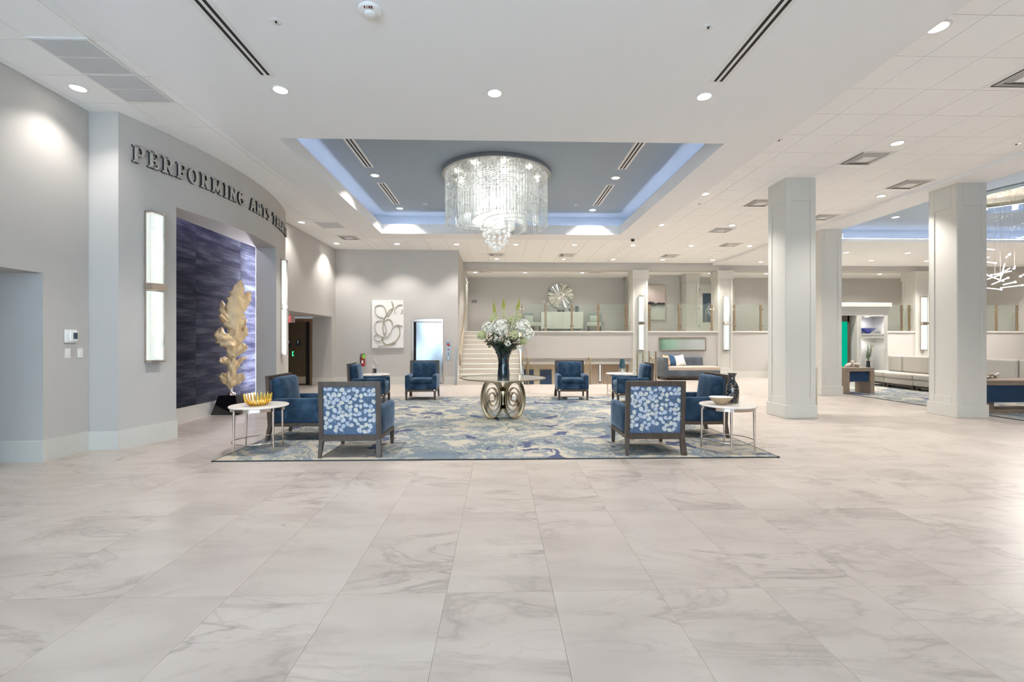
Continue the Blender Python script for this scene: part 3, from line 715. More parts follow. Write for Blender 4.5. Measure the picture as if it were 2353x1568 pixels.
def vent(x, d, label, z=ZT, s=0.29):
    t = thing('square_diffuser', label, 'air diffuser', (x, d, z), 0, 'square ceiling diffusers')
    q = MB(); q.box(-s, s, -s, s, -0.003, 0.0); q.build('plate', 'white_metal', t)
    for k, (r, h) in enumerate(((0.235, 0.020), (0.165, 0.026))):
        q = MB()
        r2 = r-0.045
        for (x0, y0, x1, y1) in ((-1, -1, 1, -1), (1, -1, 1, 1), (1, 1, -1, 1), (-1, 1, -1, -1)):
            q.add([(x0*r, y0*r, -0.004), (x1*r, y1*r, -0.004), (x1*r2, y1*r2, -h), (x0*r2, y0*r2, -h)], [(0, 1, 2, 3), (3, 2, 1, 0)])
        q.build('louvre', 'white_metal', t)
        q = MB(); q.box(-r-0.004, r+0.004, r-0.014, r+0.014, -0.006, -0.003).box(-r-0.010, -r+0.010, -r, r, -0.006, -0.003); q.build('gap', 'black_slot', t)
    q = MB(); q.box(-0.11, 0.11, -0.11, 0.11, -0.024, -0.018); q.build('centre_plate', 'white_metal', t)
for x, d, w in ((6.1, 5.02, 'at the upper right corner of the view'), (6.1, 7.4, 'in front of the near right column'), (7.95, 8.6, 'between the two near columns'), (6.1, 12.3, 'beyond the near right column, beside a downlight'), (7.95, 10.95, 'just right of the near right column'), (5.75, 9.85, 'just left of the near right column'), (6.1, 16.05, 'in the far tile ceiling, third from the left'), (7.3, 14.15, 'in the far tile ceiling, fourth from the left'), (2.4, 16.0, 'in the far tile ceiling, second from the left'), (-0.08, 16.0, 'in the far tile ceiling below the chandelier'), (-4.4, 13.5, 'at the far left end of the tile strip')):
    vent(x, d, 'square louvred air diffuser ' + w)
vent(4.06, 18.9, 'square louvred air diffuser in the mezzanine ceiling', 4.33)
vent(-0.55, 18.9, 'square louvred air diffuser in the mezzanine ceiling near the stair', 4.33)
def filt(d, label):
    t = thing('return_grille', label, 'air grille', (-4.42, d, ZT), 0, 'return grilles in the left tile strip')
    q = MB(); q.box(-0.305, 0.305, -0.305, 0.305, -0.012, 0.0); q.build('frame', 'white_metal', t, bevel=0.003)
    for s in (-0.147, 0.147):
        q = MB(); q.box(-0.275, 0.275, s-0.137, s+0.137, -0.016, -0.011); q.build('filter_panel', 'grey_filter', t)
filt(4.98, 'pair of grey mesh panels in a white grille at the upper left, nearer one')
filt(5.60, 'pair of grey mesh panels in a white grille at the upper left, farther one')
filt(12.04, 'pair of grey mesh panels in a white grille beyond the theatre wall')

# alarm, sprinklers, speaker, camera dome
t = thing('smoke_alarm', 'white round ceiling alarm with the word FIRE in dark red', 'smoke alarm', (-1.15, 4.1, ZP))
q = MB(); q.lathe([(0.105, 0), (0.105, -0.012), (0.098, -0.024), (0.05, -0.034), (0.043, -0.055), (0.03, -0.06), (0.0, -0.061)], 32); q.build('housing', 'white_plastic', t, smooth=40)
q = MB(); q.lathe([(0.044, -0.040), (0.047, -0.043), (0.044, -0.046)], 24, cap=False); q.build('sensor_ring', 'grey_filter', t)
# sans block capitals lying on the underside, read from the room
def bar(q, x0, y0, x1, y1, z=-0.0265):
    q.box(min(x0, x1), max(x0, x1), min(y0, y1), max(y0, y1), z-0.0072, z)
q = MB()
def fl(k): return -0.034+k*0.021
x = fl(0); bar(q, x, -0.083, x+0.005, -0.060); bar(q, x, -0.083, x+0.013, -0.078); bar(q, x, -0.073, x+0.011, -0.069)
x = fl(1)+0.003; bar(q, x, -0.083, x+0.005, -0.060)
x = fl(2); bar(q, x, -0.083, x+0.005, -0.060); bar(q, x, -0.083, x+0.013, -0.078); bar(q, x, -0.073, x+0.013, -0.069); bar(q, x+0.009, -0.083, x+0.013, -0.070); bar(q, x+0.008, -0.069, x+0.013, -0.060)
x = fl(3); bar(q, x, -0.083, x+0.005, -0.060); bar(q, x, -0.083, x+0.013, -0.078); bar(q, x, -0.073, x+0.011, -0.069); bar(q, x, -0.064, x+0.013, -0.060)
q.build('lettering', 'red_ink', t)
def sprinkler(x, d, z, label, s=1.0):
    t = thing('sprinkler', label, 'sprinkler', (x, d, z), 0, 'ceiling sprinklers')
    q = MB(); q.lathe([(0.052*s, 0), (0.052*s, -0.004), (0.026*s, -0.008), (0.020*s, -0.003)], 20, cap=False); q.build('escutcheon', 'white_plastic', t, smooth=40)
    q = MB(); q.lathe([(0.006, 0), (0.006, -0.012), (0.010, -0.013), (0.010, -0.016), (0, -0.017)], 10); q.build('head', 'black_slot', t)
for x, d, z, w in ((-2.06, 4.27, ZP, 'in the plaster ceiling near the left slot diffuser'), (1.97, 4.23, ZP, 'in the plaster ceiling near the right slot diffuser'), (-1.92, 11.9, 5.0, 'in the blue tray left of the chandelier'), (2.03, 11.86, 5.0, 'in the blue tray right of the chandelier'), (4.23, 6.76, ZT, 'beside the plaster edge at the right'), (7.97, 6.79, ZT, 'at the far right of the tile ceiling'), (4.44, 9.95, ZT, 'beyond the downlight beside the tray')):
    sprinkler(x, d, z, 'small white ceiling sprinkler ' + w)
q = MB(); q.lathe([(0.115, 0), (0.115, -0.006), (0.105, -0.008), (0.0, -0.008)], 32)
o = q.build('ceiling_speaker', 'white_plastic', smooth=40); o.location = (-0.06, 6.37, ZP); tag(o, 'flat round white speaker cover in the plaster ceiling above the tray edge', 'speaker')
t = thing('camera_dome', 'small black security camera dome under the plaster edge', 'camera', (3.85, 13.0, ZP))
q = MB(); q.lathe([(0.065, 0), (0.065, -0.03), (0.055, -0.032)], 20); q.build('collar', 'white_plastic', t)
q = MB(); q.lathe([(0.055, -0.03), (0.05, -0.07), (0.03, -0.095), (0, -0.10)], 20); q.build('dome', 'black_gloss', t, smooth=40)
t = thing('wall_grille', 'small white twin-slot grille on the blue side of the lounge tray', 'air grille', (10.15, RD1+0.28, 4.6))
q = MB(); q.box(-0.25, 0.25, -0.02, 0, -0.09, 0.09); q.build('frame', 'white_metal', t)
for s in (-0.035, 0.035):
    q = MB(); q.box(-0.21, 0.21, -0.024, -0.018, s-0.014, s+0.014); q.build('slot', 'black_slot', t)
# ------------------------------------------------------------------ columns
def column(x0, x1, d0, d1, zt, label, cap=False, z0=0.0, base=0.25):
    cx, cd = (x0+x1)/2, (d0+d1)/2; w, e = (x1-x0)/2, (d1-d0)/2
    t = thing('square_column', label, 'column', (cx, cd, z0)); zt -= z0
    q = MB(); q.box(-w+0.014, w-0.014, -e+0.014, e-0.014, 0, zt); q.build('shaft', 'trim', t)
    q = MB(); q.box(-w-0.022, w+0.022, -e-0.022, e+0.022, 0, base); q.build('plinth', 'trim', t, bevel=0.008)
    m = 0.10; zb, ztp = base+0.14, zt-0.42
    for k in range(4):
        q = MB(); a = k*PI/2; q.m = Matrix.Rotation(a, 4, 'Z')
        ww, ee = (w, e) if k % 2 == 0 else (e, w)
        if k % 2: ww -= 0.017
        for (u0, u1, v0, v1) in ((-ww, -ww+m, base, zt), (ww-m, ww, base, zt), (-ww+m, ww-m, base, zb), (-ww+m, ww-m, ztp, zt)):
            q.box(u0, u1, -ee, -ee+0.016, v0, v1)
        q.build('panel_frame', 'trim', t, bevel=0.004, seg=1)
    if cap:
        q = MB(); q.box(-w-0.03, w+0.03, -e-0.03, e+0.03, zt-0.34, zt); q.build('capital', 'trim', t, bevel=0.008)
    return t
column(5.33, 5.90, 8.31, 8.87, ZT, 'near square cream column with sunken panels, just right of the rug')
column(8.57, 9.14, 8.27, 8.84, ZP, 'near square cream column standing at the left of the lounge rug')
column(8.53, 9.08, 11.80, 12.36, ZP, 'farther square cream column half hidden behind the nearest one')
for x0, w in ((5.20, 'left of the wave print, behind the glass guard'), (8.54, 'right of the wave print and sofa'), (16.44, 'behind the curved cream sofa')):
    column(x0, x0+0.58, DM-0.05, DM+0.56, 4.20, 'square cream mezzanine column with a wall light, ' + w, cap=True)
column(8.02, 8.56, 19.25, 19.79, 4.33, 'square cream column at the back of the mezzanine left of the glazed door', cap=True, z0=1.815, base=0.02)
column(14.0, 14.55, 19.25, 19.79, 4.33, 'square cream column at the back of the mezzanine above the white niche cabinet', cap=True, z0=1.815, base=0.02)

# ------------------------------------------------------------------ wall lights
def sconce(loc, rz, label, H=2.12, w=0.20, dp=0.11, energy=20):
    t = thing('wall_light', label, 'wall light', loc, rz, 'tall glass wall lights')
    q = MB(); q.box(-w/2, w/2, -0.02, 0, -H/2, H/2); q.build('back_plate', 'nickel', t)
    q = MB(); q.box(-w/2-0.012, w/2+0.012, -dp-0.03, 0, -0.045, 0.045); q.build('centre_band', 'nickel', t, bevel=0.004)
    for s in (-1, 1):
        z0, z1 = (0.05, H/2-0.02) if s > 0 else (-H/2+0.02, -0.05)
        q = MB(); q.box(-w/2+0.012, w/2-0.012, -dp+0.018, -0.022, z0+0.012, z1-0.012); q.build('diffuser', 'sconce_glow', t)
        q = MB(); q.box(-0.028, 0.028, -dp+0.010, -dp+0.017, z0+0.06, z1-0.06); q.build('lamp_tube', 'tube_core', t)
        q = MB(); g = 0.006
        q.box(-w/2, w/2, -dp, -dp+g, z0, z1).box(-w/2, -w/2+g, -dp+g, -0.02, z0, z1).box(w/2-g, w/2, -dp+g, -0.02, z0, z1); q.build('glass_shade', 'clear_glass', t)
        q = MB(); zc = z1 if s > 0 else z0-0.02; q.box(-w/2, w/2, -dp-0.004, 0, zc, zc+0.02); q.build('end_cap', 'nickel', t)
    return t
def onarc(deg, z): x, y = arc(deg); return (x, y, z), math.radians(deg)+PI/2
l, r = onarc(-16.0, 2.20); sconce(l, r, 'tall glass wall light left of the art niche, nearest the camera')
l, r = onarc(14.6, 2.20); sconce(l, r, 'tall glass wall light at the far end of the bowed theatre wall')
for x, w in ((5.49, 'on the column left of the wave print'), (8.83, 'on the column right of the wave print'), (16.73, 'on the column behind the curved sofa')):
    sconce((x, DM-0.05, 2.13), 0, 'tall glass wall light ' + w)

# ------------------------------------------------------------------ lettering on the bowed wall
def rect(x0, y0, x1, y1): return [(x0, y0), (x1, y0), (x1, y1), (x0, y1)]
def diag(x0, y0, x1, y1, w): return [(x0-w/2, y0), (x0+w/2, y0), (x1+w/2, y1), (x1-w/2, y1)]
def ringseg(cx, cy, rx, ry, ix, iy, a0, a1, n=14):
    r = []
    for k in range(n):
        t0, t1 = math.radians(a0+(a1-a0)*k/n), math.radians(a0+(a1-a0)*(k+1)/n)
        r.append([(cx+ix*math.cos(t0), cy+iy*math.sin(t0)), (cx+rx*math.cos(t0), cy+ry*math.sin(t0)), (cx+rx*math.cos(t1), cy+ry*math.sin(t1)), (cx+ix*math.cos(t1), cy+iy*math.sin(t1))])
    return r
ST, SF = 0.19, 0.10
def stem(x): return [rect(x-ST/2, 0, x+ST/2, 1), rect(x-ST/2-0.10, 0, x+ST/2+0.10, SF), rect(x-ST/2-0.10, 1-SF, x+ST/2+0.10, 1)]
def Pb(): return stem(0.2)+[rect(0.2, 0.88, 0.44, 1), rect(0.2, 0.42, 0.44, 0.53)]+ringseg(0.42, 0.71, 0.30, 0.29, 0.12, 0.18, -90, 90)
GLY = {
 'P': (0.76, Pb()),
 'R': (0.86, Pb()+[diag(0.68, 0, 0.42, 0.48, 0.22), rect(0.62, 0, 0.86, SF)]),
 'E': (0.76, stem(0.2)+[rect(0.2, 0, 0.70, 0.12), rect(0.2, 0.88, 0.68, 1), rect(0.2, 0.45, 0.54, 0.56), rect(0.59, 0, 0.70, 0.28), rect(0.57, 0.74, 0.68, 1), rect(0.46, 0.36, 0.55, 0.65)]),
 'F': (0.72, stem(0.2)+[rect(0.2, 0.88, 0.68, 1), rect(0.2, 0.43, 0.54, 0.54), rect(0.57, 0.72, 0.68, 1), rect(0.46, 0.34, 0.55, 0.63)]),
 'O': (0.90, ringseg(0.44, 0.5, 0.42, 0.52, 0.22, 0.40, 0, 360, 24)),
 'M': (1.12, stem(0.2)+stem(0.90)+[diag(0.55, 0.12, 0.22, 1, 0.20), diag(0.55, 0.12, 0.88, 1, 0.20)]),
 'I': (0.44, stem(0.22)),
 'N': (0.94, stem(0.2)+stem(0.72)+[diag(0.72, 0, 0.22, 1, 0.22)]),
 'G': (0.90, ringseg(0.44, 0.5, 0.42, 0.52, 0.22, 0.40, 50, 340, 22)+[rect(0.62, 0.05, 0.80, 0.46), rect(0.48, 0.38, 0.86, 0.48)]),
 'A': (0.92, [diag(0.14, 0, 0.45, 1, 0.16), diag(0.76, 0, 0.45, 1, 0.20), rect(0.26, 0.27, 0.66, 0.38), rect(0, 0, 0.30, SF), rect(0.58, 0, 0.92, SF)]),
 'T': (0.84, [rect(0.32, 0, 0.51, 1), rect(0.22, 0, 0.61, SF), rect(0.03, 0.88, 0.80, 1), rect(0.03, 0.68, 0.13, 1), rect(0.70, 0.68, 0.80, 1)]),
 'S': (0.72, ringseg(0.36, 0.74, 0.30, 0.28, 0.12, 0.17, 30, 270, 14)+ringseg(0.36, 0.28, 0.30, 0.30, 0.12, 0.18, -150, 90, 14)),
 'H': (0.96, stem(0.2)+stem(0.74)+[rect(0.2, 0.44, 0.74, 0.55)])}
word = 'PERFORMING ARTS THEATRE'
track = 0.155
tot = sum((GLY[c][0] if c != ' ' else 0.48)+track for c in word)-track
a_start, a_end = -18.2, 20.4
L_arc = math.radians(a_end-a_start)*CR; unit = L_arc/tot; ch_h = 0.235
sign = thing('wall_lettering', 'raised grey metal capitals reading PERFORMING ARTS THEATRE along the bowed wall', 'sign', (*arc(0), 3.88))
s = 0.0
inv = Matrix.Translation(sign.location).inverted()
for c in word:
    if c == ' ': s += 0.48+track; continue
    wd, polys = GLY[c]
    th = math.radians(a_start)+(s+wd/2)*unit/CR
    if math.degrees(th) < 19.0:
        x, y = CX+CR*math.cos(th), CD+CR*math.sin(th)
        q = MB()
        for pl in polys: q.slab([((px-wd/2)*unit, pz*ch_h) for px, pz in pl], -0.038, -0.031)
        o = q.build('letter', 'letter_face', sign)
        o.matrix_parent_inverse = Matrix.Identity(4)
        o.location = inv @ Vector((x, y, 3.88)); o.rotation_euler = (0, 0, th+PI/2)
        q = MB()
        for pl in polys: q.slab([((px-wd/2)*unit, pz*ch_h) for px, pz in pl], -0.031, 0.012)
        q.build('letter_return', 'letter_side', o)
    s += wd+track

# ------------------------------------------------------------------ niche: wallcovering, light, sculpture
t = thing('niche_wallcovering', 'dark indigo streaked wallcovering at the back of the art niche', 'wallcovering', (XN+0.02, 8.5, 0.26))
for d0, d1 in ((6.79, 7.17), (7.17, 8.65), (8.65, 10.12), (10.12, 10.73)):
    q = MB(); q.box(0, 0.012, d0-8.5+0.001, d1-8.5-0.001, 0, 3.48); q.build('wallcovering_panel', 'wallcovering', t)
t = thing('niche_light', 'violet-white light strips tucked behind the niche edges', 'light strip', (-5.25, 8.5, 3.5))
q = MB(); q.box(-0.20, -0.16, -1.6, 2.2, 0.12, 0.14); q.build('top_strip', 'led_niche_top', t)
q = MB(); q.box(-0.22, -0.18, 2.02, 2.04, -3.2, 0.0); q.build('side_strip', 'led_niche', t)
t = thing('leaf_sculpture', 'tall gilded leaf sculpture on a tapered black plinth in the niche', 'sculpture', (-5.33, 9.22, 0))
q = MB(); q.add([(-0.27, -0.22, 0), (0.27, -0.22, 0), (0.27, 0.22, 0), (-0.27, 0.22, 0), (-0.17, -0.14, 0.37), (0.17, -0.14, 0.37), (0.17, 0.14, 0.37), (-0.17, 0.14, 0.37)], [(0, 3, 2, 1), (4, 5, 6, 7), (0, 1, 5, 4), (1, 2, 6, 5), (2, 3, 7, 6), (3, 0, 4, 7)])
q.build('plinth', 'black_gloss', t, bevel=0.006)
q = MB(); q.lathe([(0.075, 0.37), (0.07, 0.40), (0.025, 0.43), (0.02, 0.50)], 12); q.build('collar', 'nickel', t, smooth=40)
K = 0.00186
def crv(pts, sub=6):
    pts = [Vector(p) for p in pts]; r = []
    for i in range(len(pts)-1):
        p0, p1, p2, p3 = pts[max(i-1, 0)], pts[i], pts[i+1], pts[min(i+2, len(pts)-1)]
        for k in range(sub):
            u = k/sub
            r.append(0.5*((2*p1)+(p2-p0)*u+(2*p0-5*p1+4*p2-p3)*u*u+(3*p1-p0-3*p2+p3)*u**3))
    return r+[pts[-1]]
LOBES = [([(552,1325),(552,1230),(560,1120),(562,1000),(562,900),(575,800)], [9,44,38,36,46,60], 0.0),
 ([(575,800),(595,640),(588,480),(602,330),(628,210),(646,135)], [45,62,86,72,44,3], -0.012),
 ([(600,720),(545,610),(495,490),(478,368)], [30,54,46,4], 0.010), ([(572,860),(512,800),(462,735),(472,652)], [42,72,56,8], -0.030),
 ([(612,540),(665,425),(702,335),(728,252)], [22,38,40,14], 0.020), ([(570,845),(620,765),(668,695),(692,632)], [34,54,48,6], 0.012),
 ([(572,965),(620,905),(668,862),(692,842)], [18,40,44,22], -0.025), ([(562,1140),(600,1065),(650,1003),(706,978)], [24,30,20,4], 0.008),
 ([(552,1050),(516,1012),(482,1002),(456,1022)], [24,34,34,12], -0.02), ([(555,1285),(600,1225),(640,1185),(660,1162)], [14,44,46,16], -0.03),
 ([(552,1275),(516,1222),(490,1172),(502,1140)], [18,42,38,14], 0.0), ([(575,650),(512,585),(452,524)], [20,40,13], -0.022), ([(602,650),(650,612),(688,556)], [18,34,14], 0.0)]
ROT = Matrix.Rotation(math.radians(40), 4, 'Z')
for li, (sp, wd, y0) in enumerate(LOBES):
    q = MB(); q.m = ROT; S_ = crv([(x, y, w_) for (x, y), w_ in zip(sp, wd)], 6); m = len(S_); NA = 9; vs = []; fs = []
    for i, p in enumerate(S_):
        tg = S_[min(i+1, m-1)]-S_[max(i-1, 0)]; tl = math.hypot(tg.x, tg.y) or 1; nx, ny = -tg.y/tl, tg.x/tl
        for j in range(NA):
            tt = 2*j/(NA-1)-1; edge = abs(tt)**3
            ww = max(2.0, p.z)*(1+edge*(0.16*math.sin(i*1.9+li)+0.10*math.sin(i*3.7+li*2+(tt > 0))))
            X_, Y_ = p.x+nx*tt*ww, p.y+ny*tt*ww
            dep = y0-0.045*math.sin(PI*i/(m-1)+0.4*li)*0.6+0.035*tt*tt+0.010*math.sin(i*0.9+tt*4+li)-0.014*math.exp(-(tt*5)**2)
            vs.append(((X_-555)*K*1.04, dep, (1345-Y_)*K+0.42))
    for i in range(m-1):
        for j in range(NA-1): fs.append((i*NA+j, i*NA+j+1, (i+1)*NA+j+1, (i+1)*NA+j))
    q.add(vs, fs); o = q.build('leaf_lobe', 'gold_leaf', t, smooth=50)
    md = o.modifiers.new('thickness', 'SOLIDIFY'); md.thickness = 0.014; md.offset = 0

# ------------------------------------------------------------------ things on the left wall
t = thing('thermostat', 'white wall thermostat with a small dark screen beside the passage', 'thermostat', (XL, 5.92, 1.50))
q = MB(); q.rbox((0.012, 0, 0), (0.024, 0.165, 0.165), 0.012); q.build('backplate', 'white_plastic', t, smooth=50)
q = MB(); q.rbox((0.030, 0.02, 0), (0.03, 0.10, 0.12), 0.008); q.build('body', 'white_plastic', t, smooth=50)
q = MB(); q.box(0.044, 0.047, 0.0, 0.055, -0.035, 0.045); q.build('screen', 'dark_screen', t)
for d, w in ((5.89, 'left'), (6.06, 'right')):
    t = thing('light_switch', 'white rocker switch plate below the thermostat, %s one' % w, 'switch', (XL, d, 1.285), 0, 'switches under the thermostat')
    q = MB(); q.box(0, 0.006, -0.038, 0.038, -0.06, 0.06); q.build('plate', 'white_plastic', t, bevel=0.003)
    q = MB(); q.box(0.006, 0.011, -0.018, 0.018, -0.034, 0.034); q.build('rocker', 'porcelain', t, bevel=0.002)

# wash-room passage: door, plaques, exit sign
t = thing('door_wash_room', 'dark brown timber door in a frame at the end of the left passage', 'door', (-6.6, 15.08, 0)); t.name = 'door_1'; t['kind'] = 'structure'
q = MB(); q.box(-0.40, 0.30, -0.045, 0, 0.01, 2.07); q.build('door_leaf', 'door_wood', t)
q = MB(); q.box(0.30, 0.44, -0.03, 0, 0.01, 2.07); q.build('side_panel', 'black_slot', t)
q = MB(); q.box(0.44, 0.53, -0.09, 0.0, 0, 2.17).box(-0.49, -0.40, -0.09, 0, 0, 2.17).box(-0.40, 0.44, -0.09, 0, 2.07, 2.17); q.build('door_frame', 'bronze', t, bevel=0.006)
q = MB(); q.box(-0.40, 0.30, -0.05, -0.044, 0.05, 0.28); q.build('kick_plate', 'door_greige', t)
for x, w, dx in ((-0.22, 0.10, 0), (0.06, 0.16, 0)):
    q = MB(); q.box(x-w/2, x+w/2, -0.055, -0.045, 1.27, 1.50); o = q.build('plaque', 'charcoal_sign', t)
    q = MB(); q.ball((x-0.01, -0.057, 1.455), 0.014, 8, 6).box(x-0.024, x+0.004, -0.060, -0.054, 1.36, 1.44); q.build('pictogram', 'white_plastic', o)
q = MB(); q.box(-0.13, -0.08, -0.06, -0.045, 1.08, 1.10).box(-0.13, -0.11, -0.06, -0.045, 0.95, 1.10).box(-0.13, -0.08, -0.06, -0.045, 0.95, 0.97); q.build('reader_light', 'green_led', t)
t = thing('exit_sign', 'small exit sign with a red edge hanging in the left passage', 'sign', (-6.40, 14.3, 2.23))
q = MB(); q.box(-0.07, 0.07, -0.02, 0.02, -0.22, -0.02); q.build('housing', 'white_plastic', t)
q = MB(); q.box(-0.085, -0.07, -0.05, 0.05, -0.22, -0.01); q.build('red_face', 'exit_red', t)
q = MB(); q.box(-0.02, 0.02, -0.015, 0.015, -0.02, 0); q.build('mount', 'white_plastic', t)

# ------------------------------------------------------------------ lift wall: lift, call panel, relief, extinguisher
t = thing('lift_door', 'brushed steel lift door in a steel frame on the back wall', 'lift', ((EX0+EX1)/2, DB, 0)); w = (EX1-EX0)/2
q = MB(); q.box(-w, -w+0.07, -0.02, 0.22, 0, EZ).box(w-0.03, w, -0.02, 0.22, 0, EZ).box(-w+0.07, w-0.03, -0.02, 0.22, EZ-0.10, EZ); q.build('frame', 'nickel', t, bevel=0.006)
q = MB(); n = 16
vs = []; fs = []
for i in range(n+1):
    for j in range(n+1):
        u, v = i/n, j/n
        vs.append((-w+0.12+u*(2*w-0.16), 0.14-0.006*math.sin(v*7.0+0.9*math.sin(u*4))-0.003*math.cos(u*5), 0.01+v*(EZ-0.12)))
for i in range(n):
    for j in range(n): fs.append((i*(n+1)+j, (i+1)*(n+1)+j, (i+1)*(n+1)+j+1, i*(n+1)+j+1))
q.add(vs, fs); q.build('door_leaf', 'steel', t, smooth=180)
q = MB(); q.box(-w+0.07, -w+0.12, 0.10, 0.21, 0, EZ-0.10); q.build('gap_shadow_strip', 'black_slot', t)
q = MB(); q.box(-w+0.08, -w+0.10, 0.09, 0.10, 1.05, 1.22); q.build('floor_marker', 'charcoal_sign', t)
t = thing('call_panel', 'grey metal lift call panel with red indicator beside the lift', 'panel', (-1.69, DB, 1.105))
q = MB(); q.box(-0.08, 0.08, -0.012, 0, -0.325, 0.325); q.build('plate', 'plate_grey', t, bevel=0.003)
q = MB(); q.m = Matrix.Translation((0, -0.014, 0.21)) @ Matrix.Rotation(PI/2, 4, 'X'); q.lathe([(0.0, 0.004), (0.055, 0.004), (0.055, -0.002)], 20); q.build('indicator', 'charcoal_sign', t)
q = MB(); q.box(-0.035, -0.012, -0.022, -0.016, 0.17, 0.215).box(0.012, 0.035, -0.022, -0.016, 0.205, 0.25).box(-0.03, 0.03, -0.022, -0.016, 0.204, 0.216); q.build('indicator_light', 'red_led', t)
for z in (-0.06, -0.12):
    q = MB(); q.m = Matrix.Translation((0, -0.013, z)) @ Matrix.Rotation(PI/2, 4, 'X'); q.lathe([(0.016, 0), (0.014, 0.008), (0, 0.009)], 12); q.build('button', 'black_gloss', t)
q = MB(); q.box(-0.015, 0.015, -0.016, -0.011, -0.28, -0.19); q.build('key_label', 'white_plastic', t)
q = MB(); q.box(-0.03, 0.03, -0.014, -0.011, 0.03, 0.07); q.build('notice', 'red_ink', t)

t = thing('relief_panel', 'white relief panel with curling metal ribbons hung on the back wall', 'artwork', (-3.69, DB-0.004, 2.0))
q = MB(); q.box(-0.52, 0.52, -0.06, 0, -0.79, 0.79); q.build('canvas', 'canvas_white', t, bevel=0.01)
RIB = [[(300,400),(345,340),(352,270),(310,180),(240,155),(175,180),(160,240),(185,310),(240,350),(300,360)],
 [(440,95),(465,170),(455,230),(400,310),(370,335),(372,300),(400,245),(450,215)], [(620,150),(560,155),(500,200),(488,260),(510,295)], [(612,225),(617,270),(590,300)],
 [(300,700),(340,620),(345,530),(310,430),(240,410),(180,440),(160,500),(175,580),(220,640),(300,680),(370,670),(420,610),(450,540),(500,490),(560,480),(622,500)],
 [(320,640),(295,540),(310,440),(380,390),(440,420),(455,500)], [(550,490),(575,560),(570,650),(520,730),(440,780),(370,800)], [(285,680),(300,760),(350,800),(430,805),(510,770)],
 [(300,690),(250,735),(190,735),(150,690),(170,650),(220,640),(275,680)], [(210,820),(300,820),(370,800)], [(300,410),(340,330),(300,400)]]
for rb in RIB:
    q = MB(); pp = crv([((x-373)/523*1.04, -0.072, (467-y)/775*1.58) for x, y in rb], 6); q.tube(pp, 0.009, 6, flat=(0.008, 0.018)); q.build('ribbon', 'relief_line', t, smooth=60)

t = thing('fire_extinguisher', 'red fire extinguisher with a green tag on the back wall', 'extinguisher', (-4.50, DB, 0.60))
q = MB(); q.lathe([(0.0, 0.0), (0.06, 0.005), (0.065, 0.03), (0.065, 0.27), (0.045, 0.32), (0.018, 0.34), (0.018, 0.37), (0, 0.37)], 18, c=(0, -0.085, 0)); q.build('cylinder', 'red_paint', t, smooth=40)
q = MB(); q.box(-0.02, 0.02, -0.11, -0.06, 0.36, 0.39).box(-0.015, 0.06, -0.095, -0.075, 0.40, 0.415).box(-0.015, 0.06, -0.095, -0.075, 0.37, 0.382); q.build('valve', 'black_slot', t)
q = MB(); q.tube(crv([(-0.01, -0.085, 0.38), (-0.06, -0.09, 0.39), (-0.085, -0.09, 0.30), (-0.08, -0.09, 0.18), (-0.075, -0.10, 0.10)], 5), 0.012, 7); q.build('hose', 'black_slot', t, smooth=60)
q = MB(); q.box(0.01, 0.085, -0.16, -0.15, 0.26, 0.40); q.build('tag', 'lime', t)
q = MB(); q.box(-0.03, 0.03, -0.153, -0.149, 0.10, 0.20); q.build('label', 'white_plastic', t)
q = MB(); q.box(-0.02, 0.02, -0.03, 0, 0.2, 0.42); q.build('bracket', 'plate_grey', t)

# ------------------------------------------------------------------ stair up to the mezzanine
t = thing('staircase', 'pale stone stair with bright nosings rising to the mezzanine', 'stairs', (0, 15.0, 0))
NR, RI, TRD = 11, 0.165, 0.257
for i in range(NR):
    q = MB(); d0 = i*TRD
    q.box(-1.366, 0.72, d0, NR*TRD-0.05, i*RI, (i+1)*RI); o = q.build('step', 'seat_cream', t)
    q = MB(); q.box(-1.36, 0.715, d0-0.012, d0+0.03, (i+1)*RI-0.028, (i+1)*RI+0.002); q.build('nosing', 'porcelain', o)
q = MB(); q.slab([(0, 0), (0.15, 0.0), (2.8, 1.66), (2.8, 1.95), (2.55, 1.95), (0, 0.30)], 0, 0.09)
o = q.build('stringer', 'trim', t); o.rotation_euler = (0, 0, PI/2); o.location = (0.82, -0.02, 0)
q = MB(); q.slab([(0, 0), (0.15, 0.0), (2.8, 1.66), (2.8, 1.95), (2.55, 1.95), (0, 0.30)], 0, 0.02)
o = q.build('stringer', 'trim', t); o.rotation_euler = (0, 0, PI/2); o.location = (-1.345, -0.02, 0)
t = thing('stair_guard', 'sloping glass guard and rail on the open side of the upper stair', 'guard rail', (0.77, 15.0, 0))
for d, z in ((0.02, 0.25), (2.62, 1.83)):
    q = MB(); q.box(-0.025, 0.025, d-0.03, d+0.03, z, z+1.02); q.build('post', 'bronze' if d > 1 else 'plate_grey', t)
q = MB(); q.slab([(0.06, 0.38), (2.58, 1.98), (2.58, 2.72), (0.06, 1.12)], -0.006, 0.006); o = q.build('glass_panel', 'pane', t); o.rotation_euler = (0, 0, PI/2)
q = MB(); q.tube([(0, -0.06, 0.62), (0, -0.05, 1.02), (0, 0.08, 1.10), (0, 2.62, 2.74)], 0.022, 8); q.build('hand_rail', 'bronze', t, smooth=60)
t = thing('stair_rail', 'bronze hand rail with a glass end panel against the lift wall', 'guard rail', (-1.29, 15.0, 0))
q = MB(); q.tube([(0, 0.1, 0.62), (0, 0.12, 1.0), (0, 0.22, 1.08), (0, 2.55, 2.72), (0, 2.62, 2.76)], 0.024, 8); q.build('hand_rail', 'bronze', t, smooth=60)
q = MB(); q.box(-0.14, -0.10, -0.03, 0.01, 0.0, 1.22); q.build('post', 'plate_grey', t)
q = MB(); q.box(-0.17, -0.07, -0.06, 0.03, 0.0, 0.012); q.build('post_foot', 'plate_grey', t)
